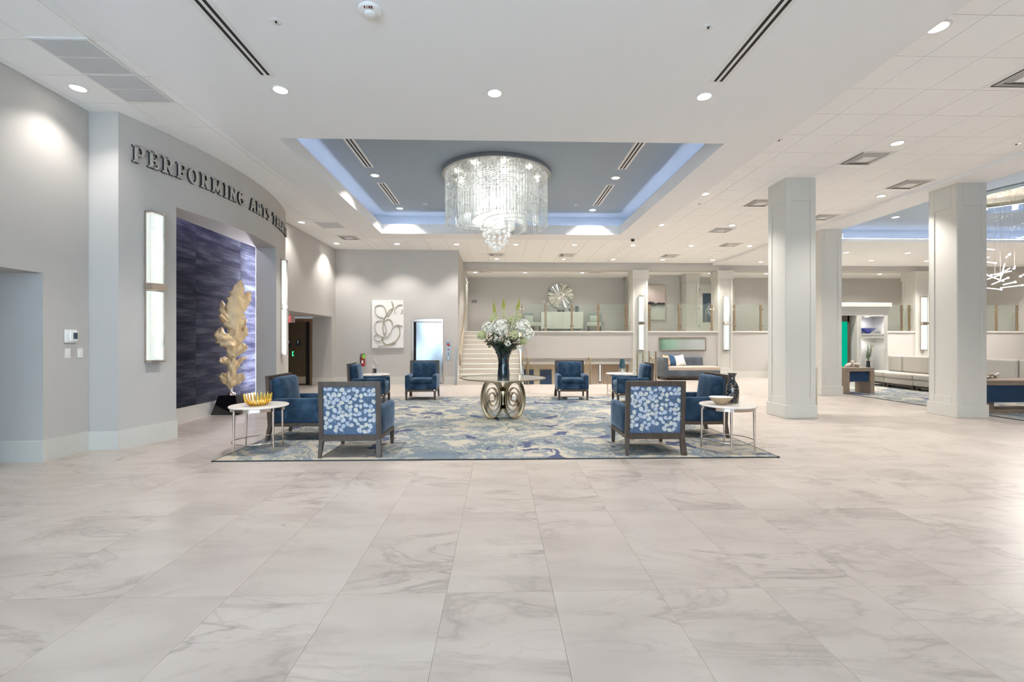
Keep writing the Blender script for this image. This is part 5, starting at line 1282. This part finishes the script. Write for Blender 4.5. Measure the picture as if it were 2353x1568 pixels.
# ------------------------------------------------------------------ twig chandelier of the lounge
t = thing('twig_chandelier', 'chandelier of glowing glass twigs hung on fine wires at the right edge', 'chandelier', (12.3, 10.0, 4.80))
q = MB(); q.lathe([(0, -0.09), (1.33, -0.09), (1.35, -0.08), (1.35, 0)], 72); q.build('canopy', 'mirror', t, smooth=30)
rn = random.Random(8)
for k in range(64):
    a = rn.uniform(0, 2*PI); R = 1.30*math.sqrt(rn.random()); x, y = R*math.cos(a), R*math.sin(a); z = rn.uniform(-2.15, -1.05)
    d = Vector((rn.uniform(-1, 1), rn.uniform(-1, 1), rn.uniform(-0.45, 0.45))).normalized()*rn.uniform(0.12, 0.26)
    c = Vector((x, y, z)); q = MB(); q.tube([c-d, c+d], 0.013, 7); o = q.build('glass_twig', 'twig_glow', t, smooth=50)
    q = MB(); e = c+d*0.9; q.ball(tuple(e), 0.026, 8, 6); q.build('lamp_bead', 'twig_glow', o, smooth=80)
    q = MB(); q.tube([tuple(c), (c.x, c.y, -0.09)], 0.0015, 3); q.build('wire', 'nickel', o)
q = MB()
for k in range(160):
    a = rn.uniform(0, 2*PI); R = 1.3*math.sqrt(rn.random()); octa(q, (R*math.cos(a), R*math.sin(a), rn.uniform(-1.0, -0.35)), 0.010)
tag(q.build('crystal_sparkles', 'crystal', t), kind='stuff')
for k in range(9):
    a = k*2*PI/9+0.4; q = MB(); q.lathe([(0.05, -0.092), (0.05, -0.10), (0, -0.10)], 16, c=(1.0*math.cos(a), 1.0*math.sin(a), 0)); q.build('canopy_lamp', 'lamp', t)
light('twig_glow_light', 'POINT', (0, 0, -1.6), 110, (1.0, 0.96, 0.92), t, shadow_soft_size=0.5)

# ------------------------------------------------------------------ sofa, pillows and print by the parapet
t = thing('wave_print', 'long framed sea-green wave print on the parapet wall above the sofa', 'artwork', (7.14, DM, 1.32))
q = MB(); q.box(-0.89, 0.89, -0.03, -0.01, -0.22, 0.22); q.build('print', 'sea_print', t)
q = MB()
q.box(-0.93, -0.89, -0.045, 0, -0.26, 0.26).box(0.89, 0.93, -0.045, 0, -0.26, 0.26).box(-0.89, 0.89, -0.045, 0, 0.22, 0.26).box(-0.89, 0.89, -0.045, 0, -0.26, -0.22); q.build('frame', 'champagne', t, bevel=0.006)
t = thing('chaise_sofa', 'grey velvet sofa with one high arm and a long cream seat under the wave print', 'sofa', (7.12, 16.95, 0))
q = MB(); q.rbox((-1.0, -0.05, 0.47), (0.16, 0.86, 0.72), 0.03); q.build('arm', 'grey_velvet', t, smooth=60)
q = MB(); q.m = Matrix.Translation((-0.12, 0.36, 0.50)) @ Matrix.Rotation(-0.12, 4, 'X'); q.rbox((0, 0, 0), (1.68, 0.16, 0.66), 0.04); q.build('backrest', 'grey_velvet', t, smooth=60)
q = MB(); q.rbox((0.03, -0.06, 0.24), (1.98, 0.78, 0.22), 0.025); q.build('seat_frame', 'grey_velvet', t, smooth=60)
q = MB(); q.rbox((0.06, -0.06, 0.42), (1.96, 0.76, 0.15), 0.04, (0, 0, 0.01)); q.build('seat_cushion', 'sofa_seat', t, smooth=60)
q = MB(); q.box(-1.05, 1.0, -0.40, 0.34, 0.07, 0.13); q.build('plinth', 'wood', t)
for x in (-1.0, 0.95):
    for y in (-0.42, 0.30):
        q = MB(); q.box(x-0.03, x+0.03, y, y+0.06, 0, 0.14); q.build('leg', 'wood', t)
def pillow(x, rz, ry, mat, label, s=0.42):
    t = thing('throw_pillow', label, 'pillow', (x, 17.02 if x > 6.4 else 16.84, 0.50), rz)
    q = MB(); q.m = Matrix.Rotation(ry, 4, 'Y') @ Matrix.Rotation(-0.28, 4, 'X'); n = 10; vs = []; fs = []
    for sd in (-1, 1):
        for i in range(n+1):
            for j in range(n+1):
                u, v = 2*i/n-1, 2*j/n-1; p = 0.085*((1-u**4)*(1-v**4))**0.6; k = 1-0.07*(1-abs(u*v))
                vs.append((u*s/2*k, sd*p, s/2+v*s/2*k))
    m = (n+1)*(n+1)
    for i in range(n):
        for j in range(n):
            a = i*(n+1)+j; f = (a, a+n+1, a+n+2, a+1); fs.append(f); fs.append(tuple(m+k for k in reversed(f)))
    q.add(vs, fs); q.build('cover', mat, t, smooth=80)
    return t
pillow(6.30, 0.75, 0.1, 'pillow_tan', 'tan throw pillow leaning in the sofa corner')
t = pillow(6.60, 0.35, 0.22, 'pillow_blue', 'deep blue throw pillow with a pale diagonal piping')
pillow(6.90, 0.2, -0.15, 'porcelain', 'white patterned throw pillow beside the blue one')

# ------------------------------------------------------------------ mezzanine furniture
MZ = 1.815
t = thing('sunburst_mirror', 'round scalloped sunburst mirror above the mezzanine cabinet', 'mirror', (2.80, 20.68, 3.50))
q = MB(); q.m = Matrix.Rotation(PI/2, 4, 'X'); q.lathe([(0, 0.03), (0.19, 0.03), (0.20, 0.02)], 32); q.build('centre_glass', 'mirror', t)
for k in range(32):
    a0 = 2*PI*k/32; a1 = 2*PI*(k+1)/32; am = (a0+a1)/2; R = 0.575+0.028*math.cos(12*am)
    q = MB(); P_ = lambda r, a, y: (r*math.cos(a), y, r*math.sin(a))
    tl = 0.02 if k % 2 else 0.045
    q.add([P_(0.20, a0+0.006, -0.02), P_(0.20, a1-0.006, -0.02), P_(R*0.97, a1-0.003, -tl), P_(R, am, -0.03), P_(R*0.97, a0+0.003, -(0.065-tl)), P_(0.20, am, 0.0), P_(R, am, 0.0)],
          [(0, 1, 2, 3, 4), (0, 4, 6, 5), (2, 1, 5, 6), (4, 3, 6), (3, 2, 6), (1, 0, 5)]); q.build('mirror_ray', 'mirror', t)
t = thing('mezzanine_cabinet', 'pale celadon lacquered cabinet with marbled doors on the mezzanine', 'cabinet', (2.82, 20.45, MZ))
q = MB(); q.box(-0.95, 0.95, -0.22, 0.22, 0.17, 0.93); q.build('body', 'lacquer', t, bevel=0.008)
for k in range(4):
    q = MB(); x = -0.93+k*0.465; q.box(x+0.004, x+0.461, -0.235, -0.22, 0.19, 0.91); o = q.build('door', 'lacquer', t, bevel=0.004)
    q = MB(); q.ball((x+(0.43 if k % 2 == 0 else 0.035), -0.245, 0.26), 0.016); q.build('knob', 'gold', o)
for x in (-0.9, 0.86):
    for y in (-0.2, 0.16):
        q = MB(); q.box(x, x+0.04, y, y+0.04, 0, 0.17); q.build('leg', 'lacquer', t)
def lounge_chair(x, rz, label):
    t = thing('slipper_chair', label, 'chair', (x, 20.15, MZ), rz, 'armless chairs on the mezzanine')
    q = MB(); q.rbox((0, -0.05, 0.36), (0.62, 0.66, 0.17), 0.04); q.build('seat', 'celadon', t, smooth=60)
    q = MB(); q.m = Matrix.Translation((0, 0.28, 0.62)) @ Matrix.Rotation(-0.16, 4, 'X'); q.rbox((0, 0, 0), (0.60, 0.11, 0.52), 0.035); q.build('backrest', 'teal_leather', t, smooth=60)
    q = MB(); q.rbox((0, 0.17, 0.60), (0.44, 0.12, 0.34), 0.05, (0, 0.02, 0)); q.build('back_pillow', 'celadon', t, smooth=60)
    for sx in (-0.26, 0.26):
        for y in (-0.33, 0.24):
            q = MB(); q.box(sx-0.025, sx+0.025, y-0.025, y+0.025, 0, 0.28); q.build('leg', 'wood', t)
lounge_chair(1.42, 0.45, 'armless teal and celadon chair left of the mezzanine cabinet')
lounge_chair(4.25, -0.25, 'armless teal and celadon chair right of the mezzanine cabinet')
CT = MZ+0.93
for x, h, w in ((2.02, 0.42, 'taller'), (2.22, 0.32, 'shorter')):
    t = thing('candle_holder', 'slim clear glass candle holder on the mezzanine cabinet, %s one' % w, 'candle holder', (x, 20.42, CT))
    q = MB(); q.lathe([(0.05, 0), (0.05, 0.012), (0.012, 0.02), (0.012, h*0.3), (0.022, h*0.34), (0.012, h*0.38), (0.012, h-0.02), (0.04, h)], 14); q.build('stem', 'clear_glass', t, smooth=50)
    q = MB(); q.ball((0, 0, h+0.035), 0.045, 10, 8); q.build('candle', 'porcelain', t, smooth=80)
t = thing('trinket_box', 'small black box with a silver clasp under the sunburst mirror', 'box', (2.78, 20.38, CT))
q = MB(); q.box(-0.16, 0.16, -0.08, 0.08, 0, 0.09); q.build('body', 'black_gloss', t, bevel=0.006)
q = MB(); q.ball((0, -0.085, 0.05), 0.022); q.build('clasp', 'chrome', t)
t = thing('glass_jar', 'smoky blue glass cylinder on the right of the mezzanine cabinet', 'vase', (3.52, 20.42, CT))
q = MB(); q.lathe([(0, 0), (0.08, 0), (0.085, 0.02), (0.085, 0.22), (0.07, 0.26), (0.06, 0.26), (0.075, 0.2), (0.075, 0.03)], 20, cap=False); q.build('body', 'smoke_blue_glass', t, smooth=50)
t = thing('glass_bird', 'small dark glass figure beside the smoky cylinder', 'figurine', (3.22, 20.40, CT))
q = MB(); q.ball((0, 0, 0.06), 0.06, 12, 8, (1.2, 0.8, 1)); q.build('body', 'smoke_blue_glass', t, smooth=80)
q = MB(); q.tube(crv([(-0.05, 0, 0.07), (-0.08, 0, 0.13), (-0.05, 0, 0.16)], 5), [0.025]*6+[0.02]*4+[0.01], 8); q.build('neck', 'teal_shade', t, smooth=60)
t = thing('wall_plaque', 'small dark plaque with a line of pale lettering on the mezzanine wall by the stair', 'sign', (-1.12, 20.68, 3.24))
q = MB(); q.box(-0.11, 0.11, -0.012, 0.02, -0.06, 0.06); q.build('plate', 'sign_grey', t)
q = MB()
for k in range(5): q.box(-0.075+k*0.03, -0.055+k*0.03, -0.015, -0.012, -0.015, 0.02)
q.build('lettering', 'grey_filter', t)
t = thing('door_3', 'plain white side door frame at the head of the stair', 'door', (-1.37, 18.75, MZ)); t['kind'] = 'structure'
q = MB(); q.box(0, 0.02, -0.45, 0.45, 0, 2.05); q.build('door_leaf', 'trim', t)
q = MB(); q.box(0, 0.05, -0.55, -0.45, 0, 2.12).box(0, 0.05, 0.45, 0.55, 0, 2.12).box(0, 0.05, -0.45, 0.45, 2.05, 2.12); q.build('door_frame', 'trim', t)
t = thing('ink_painting', 'tall blush and black ink painting at the back of the mezzanine', 'artwork', (6.88, 19.8, 3.13))
q = MB(); q.box(-0.40, 0.40, -0.04, 0, -0.76, 0.76); q.build('canvas', 'ink_print', t)
q = MB(); q.box(-0.42, -0.40, -0.05, 0, -0.78, 0.78).box(0.40, 0.42, -0.05, 0, -0.78, 0.78).box(-0.40, 0.40, -0.05, 0, 0.76, 0.78).box(-0.40, 0.40, -0.05, 0, -0.78, -0.76); q.build('frame', 'champagne', t)
t = thing('ink_painting', 'blush and black ink painting at the right end of the mezzanine, behind the twig chandelier', 'artwork', (21.2*0.99-0.4, 20.54, 3.05)); t.location.x = 20.4
q = MB(); q.box(-0.42, 0.42, -0.04, 0, -0.76, 0.76); q.build('canvas', 'ink_print', t)
t = thing('door_4', 'white glazed door with a dark pane at the back of the mezzanine', 'door', (9.72, 20.55, MZ)); t['kind'] = 'structure'
q = MB(); q.box(-0.58, 0.95, -0.03, 0, 0, 2.13); q.build('door_leaf', 'trim', t)
for x0, x1 in ((-0.42, 0.12), (0.22, 0.62)):
    q = MB(); q.box(x0, x1, -0.045, -0.03, 0.48, 1.80); o = q.build('door_pane', 'dark_screen', t)
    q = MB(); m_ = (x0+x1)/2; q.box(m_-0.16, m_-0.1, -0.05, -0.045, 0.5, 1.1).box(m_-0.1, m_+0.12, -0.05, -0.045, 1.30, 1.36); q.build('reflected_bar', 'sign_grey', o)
q = MB(); q.box(-0.66, -0.58, -0.06, 0, 0, 2.2).box(0.95, 1.03, -0.06, 0, 0, 2.2).box(-0.58, 0.95, -0.06, 0, 2.13, 2.2); q.build('door_frame', 'trim', t)
q = MB()
for z in (0.25, 1.05, 1.9): q.box(-0.60, -0.575, -0.065, -0.055, z, z+0.12)
q.build('hinge', 'sign_grey', t)
t = thing('wall_plaque', 'small grey plaque between the mezzanine column and the glazed door', 'sign', (8.86, 20.54, 3.3))
q = MB(); q.box(-0.1, 0.1, -0.012, 0.01, -0.1, 0.1); q.build('plate', 'sign_grey', t)

# ------------------------------------------------------------------ lounge at the right
t = thing('niche_cabinet', 'white cabinet with a cornice, two lit niches and a glowing green panel', 'cabinet', (12.77, 15.5, 0))
X = lambda x: x-12.77
q = MB()
q.box(X(11.2), X(11.30), 0, 0.5, 0, 2.55).box(X(11.30), X(12.46), 0.0, 0.5, 2.33, 2.55).box(X(12.46), X(12.60), 0, 0.5, 0, 2.55)
q.box(X(13.42), X(13.56), 0, 0.5, 0, 2.55).box(X(12.60), X(13.42), 0, 0.5, 2.30, 2.55).box(X(12.60), X(13.42), 0, 0.5, 1.58, 1.70).box(X(12.60), X(13.42), 0, 0.5, 0, 0.24).box(X(12.60), X(13.42), 0.42, 0.5, 0.24, 2.30)
q.build('carcass', 'trim', t)
q = MB(); q.box(X(11.15), X(13.60), -0.04, 0.52, 2.55, 2.62).box(X(11.1), X(13.64), -0.09, 0.52, 2.62, 2.77); q.build('cornice', 'trim', t, bevel=0.012)
q = MB(); q.box(X(12.58), X(13.44), -0.02, 0, 2.30, 2.33).box(X(12.58), X(13.44), -0.02, 0, 1.67, 1.70).box(X(12.57), X(12.60), -0.02, 0, 0.24, 2.33).box(X(13.42), X(13.45), -0.02, 0, 0.24, 2.33).box(X(12.58), X(13.44), -0.02, 0, 1.55, 1.58); q.build('niche_moulding', 'trim', t)
q = MB(); q.box(X(11.30), X(12.20), 0.10, 0.12, 0.05, 2.12); q.build('glowing_panel', 'green_glow', t)
q = MB(); q.box(X(11.30), X(12.26), 0.09, 0.14, 2.12, 2.33).box(X(12.20), X(12.30), 0.09, 0.2, 0.0, 2.33); q.build('panel_frame', 'door_wood', t)
q = MB(); q.box(X(12.30), X(12.46), 0.3, 0.34, 0.0, 2.33); q.build('side_recess', 'blue_paint', t)
for z in (2.30, 1.58):
    q = MB(); q.lathe([(0, -0.012), (0.06, -0.012), (0.06, 0)], 20, c=(X(12.96), 0.17, z)); q.build('niche_lamp', 'lamp', t)
    light('niche_beam', 'SPOT', (X(12.96), 0.17, z-0.02), 12, (0.95, 0.92, 1.0), t, spot_size=math.radians(150), spot_blend=0.8, shadow_soft_size=0.05)
t = thing('blue_bowl', 'cobalt blue glass bowl with drawn-out points in the upper niche', 'bowl', (13.02, 15.70, 1.70))
q = MB(); q.lathe([(0, 0), (0.06, 0), (0.07, 0.02), (0.12, 0.10), (0.19, 0.19), (0.18, 0.19), (0.11, 0.11), (0.05, 0.03), (0, 0.025)], 36, sq=lambda a, z: 1+0.55*max(0, math.cos(a)**2)**3*min(1, z/0.18), cap=False); q.build('body', 'cobalt', t, smooth=60)
t = thing('lily_vase', 'slim dark vase of palm leaves and white lilies in the lower niche', 'plant', (12.98, 15.64, 0.24))
q = MB(); q.lathe([(0, 0), (0.09, 0), (0.10, 0.05), (0.07, 0.25), (0.05, 0.42), (0.06, 0.5)], 18); q.build('vase', 'black_gloss', t, smooth=50)
for k in range(9):
    rnk = random.Random(k); a = rnk.uniform(0, 6.28); l = rnk.uniform(0.45, 0.85); e = Vector((0.14*math.cos(a), 0.07*math.sin(a)-0.04, 0.48+l*0.75)); q = MB(); b0 = Vector((0, 0, 0.45))
    for j in range(14):
        u = 0.3+0.7*j/13; c = b0.lerp(e, u); s = 0.10*(1.15-u)
        for sg in (-1, 1):
            q.add([c, c+Vector((sg*s, -0.01, s*0.7)), c+Vector((sg*s*0.4, 0, s*0.15))], [(0, 1, 2)])
    q.tube([b0, e], 0.005, 4); q.build('palm_leaf', 'leaf_fresh' if k % 2 else 'leaf_dark', t)
for x, z in ((0.12, 1.12), (0.08, 0.98)):
    q = MB(); q.lathe([(0.005, 0), (0.02, 0.04), (0.05, 0.10), (0.07, 0.12)], 12, c=(x, -0.06, z-0.1), cap=False).tube([(0.01, 0, 0.45), (x, -0.06, z-0.1)], 0.005, 4); q.build('lily', 'petal', t, smooth=60)

def lounge_table(x0, x1, d0, d1, h, label, kind):
    t = thing('waterfall_table', label, 'table', ((x0+x1)/2, (d0+d1)/2, RZ)); w, e = (x1-x0)/2, (d1-d0)/2; h -= RZ
    q = MB(); q.box(-w, w, -e, e, h-0.10, h); q.build('table_top', 'wood_pale', t, bevel=0.006)
    if kind == 'frame':
        for s in (-1, 1):
            q = MB(); q.box(s*w-(0.11 if s > 0 else 0), s*w+(0.11 if s < 0 else 0), -e, e, 0, h-0.10); q.build('leg', 'wood_pale', t, bevel=0.006)
        q = MB(); q.box(-w+0.11, w-0.11, -e+0.06, e-0.06, h-0.38, h-0.10); q.build('blue_drawer_box', 'navy', t, bevel=0.004)
    else:
        q = MB(); q.box(-w+0.02, w-0.02, -e+0.03, e-0.03, h-0.44, h-0.10); q.build('blue_drawer_box', 'navy', t, bevel=0.004)
        for s in (-1, 1):
            q = MB(); xx = s*(w-0.22); q.box(xx-0.08, xx+0.08, -e+0.12, e-0.12, 0.06, h-0.44); q.build('leg', 'wood_pale', t)
        q = MB(); q.box(-w+0.08, w-0.08, -e+0.05, e-0.05, 0, 0.06); q.build('foot_runner', 'wood_pale', t, bevel=0.005)
    return t
lounge_table(9.42, 10.22, 12.10, 12.65, 0.71, 'pale wood table with a navy drawer box beside the farther column', 'frame')
lounge_table(9.62, 11.5, 8.72, 9.35, 0.66, 'long pale wood table with a navy drawer box at the right edge of the view', 'long')
def driftwood(loc, label, seed, s=1.0):
    t = thing('driftwood_piece', label, 'ornament', loc); rn = random.Random(seed)
    for k in range(4):
        a = rn.uniform(-0.5, 0.5)+k*0.8; q = MB(); l = 0.24*s*rn.uniform(0.7, 1)
        q.tube(crv([(-l*math.cos(a), -0.1*l*math.sin(a), 0.025), (0, 0, rn.uniform(0.04, 0.09)*s+0.02), (l*math.cos(a), 0.15*l*math.sin(a), rn.uniform(0.05, 0.16)*s)], 6), [0.024]+[rn.uniform(0.022, 0.045)*s for _ in range(11)]+[0.014], 7); q.build('limb', 'driftwood' if k % 2 else 'marble_top', t, smooth=60)
driftwood((9.80, 12.35, 0.71), 'pale and brown driftwood ornament on the table beside the farther column', 4, 1.25)
driftwood((10.05, 9.0, 0.66), 'dark brown driftwood ornament on the long table at the right edge', 9, 0.8)
# curved sofa
SCX, SCD = 18.75, 13.0
t = thing('curved_sofa', 'long curved cream sofa on a low dark base in the lounge', 'sofa', (SCX, SCD, RZ))
def arcseg(r0, r1, a0, a1, z0, z1, n=10):
    q = MB(); A = [a0+(a1-a0)*i/n for i in range(n+1)]
    q.prism([(r0*math.cos(a), r0*math.sin(a)) for a in A]+[(r1*math.cos(a), r1*math.sin(a)) for a in reversed(A)], z0, z1)
    return q
B0, B1 = math.radians(164), math.radians(204)
SEG = [math.radians(x) for x in (163.6, 172.5, 181.5, 190.5, 199.5, 208.5, 217.5)]
for a0, a1 in zip(SEG, SEG[1:]):
    a0 += 0.0012; a1 -= 0.0012
    arcseg(6.80, 6.10, a0, a1, 0.13, 0.30).build('seat_base', 'linen', t, bevel=0.03, seg=3)
    arcseg(6.82, 6.15, a0, a1, 0.30, 0.46).build('seat_cushion', 'linen', t, bevel=0.045, seg=3)
    ab = max(a0, math.radians(166.2))
    arcseg(6.26, 6.06, ab, a1, 0.46, 0.97).build('backrest', 'linen', t, bevel=0.05, seg=3)
    arcseg(6.74, 6.16, a0+0.003, a1-0.003, 0.07, 0.13).build('plinth', 'wood', t)
    for a in (a0+0.004, a1-0.016):
        arcseg(6.74, 6.66, a, a+0.012, 0, 0.08, 2).build('foot', 'wood', t)
# slim bronze upright behind the near column
t = thing('sign_stand', 'slim bronze upright seen edge-on beside the near right column', 'sign stand', (6.14, 8.66, 0), -math.radians(35.3))
q = MB(); q.box(-0.03, 0.03, -0.25, 0.25, 0.2, 0.92); q.build('panel', 'bronze', t, bevel=0.004)
q = MB(); q.box(0.0, 0.03, -0.04, 0.04, 0.0, 0.2); q.build('stem', 'bronze', t)
q = MB(); q.box(-0.02, 0.05, -0.06, 0.06, 0, 0.012); q.build('foot', 'bronze', t)
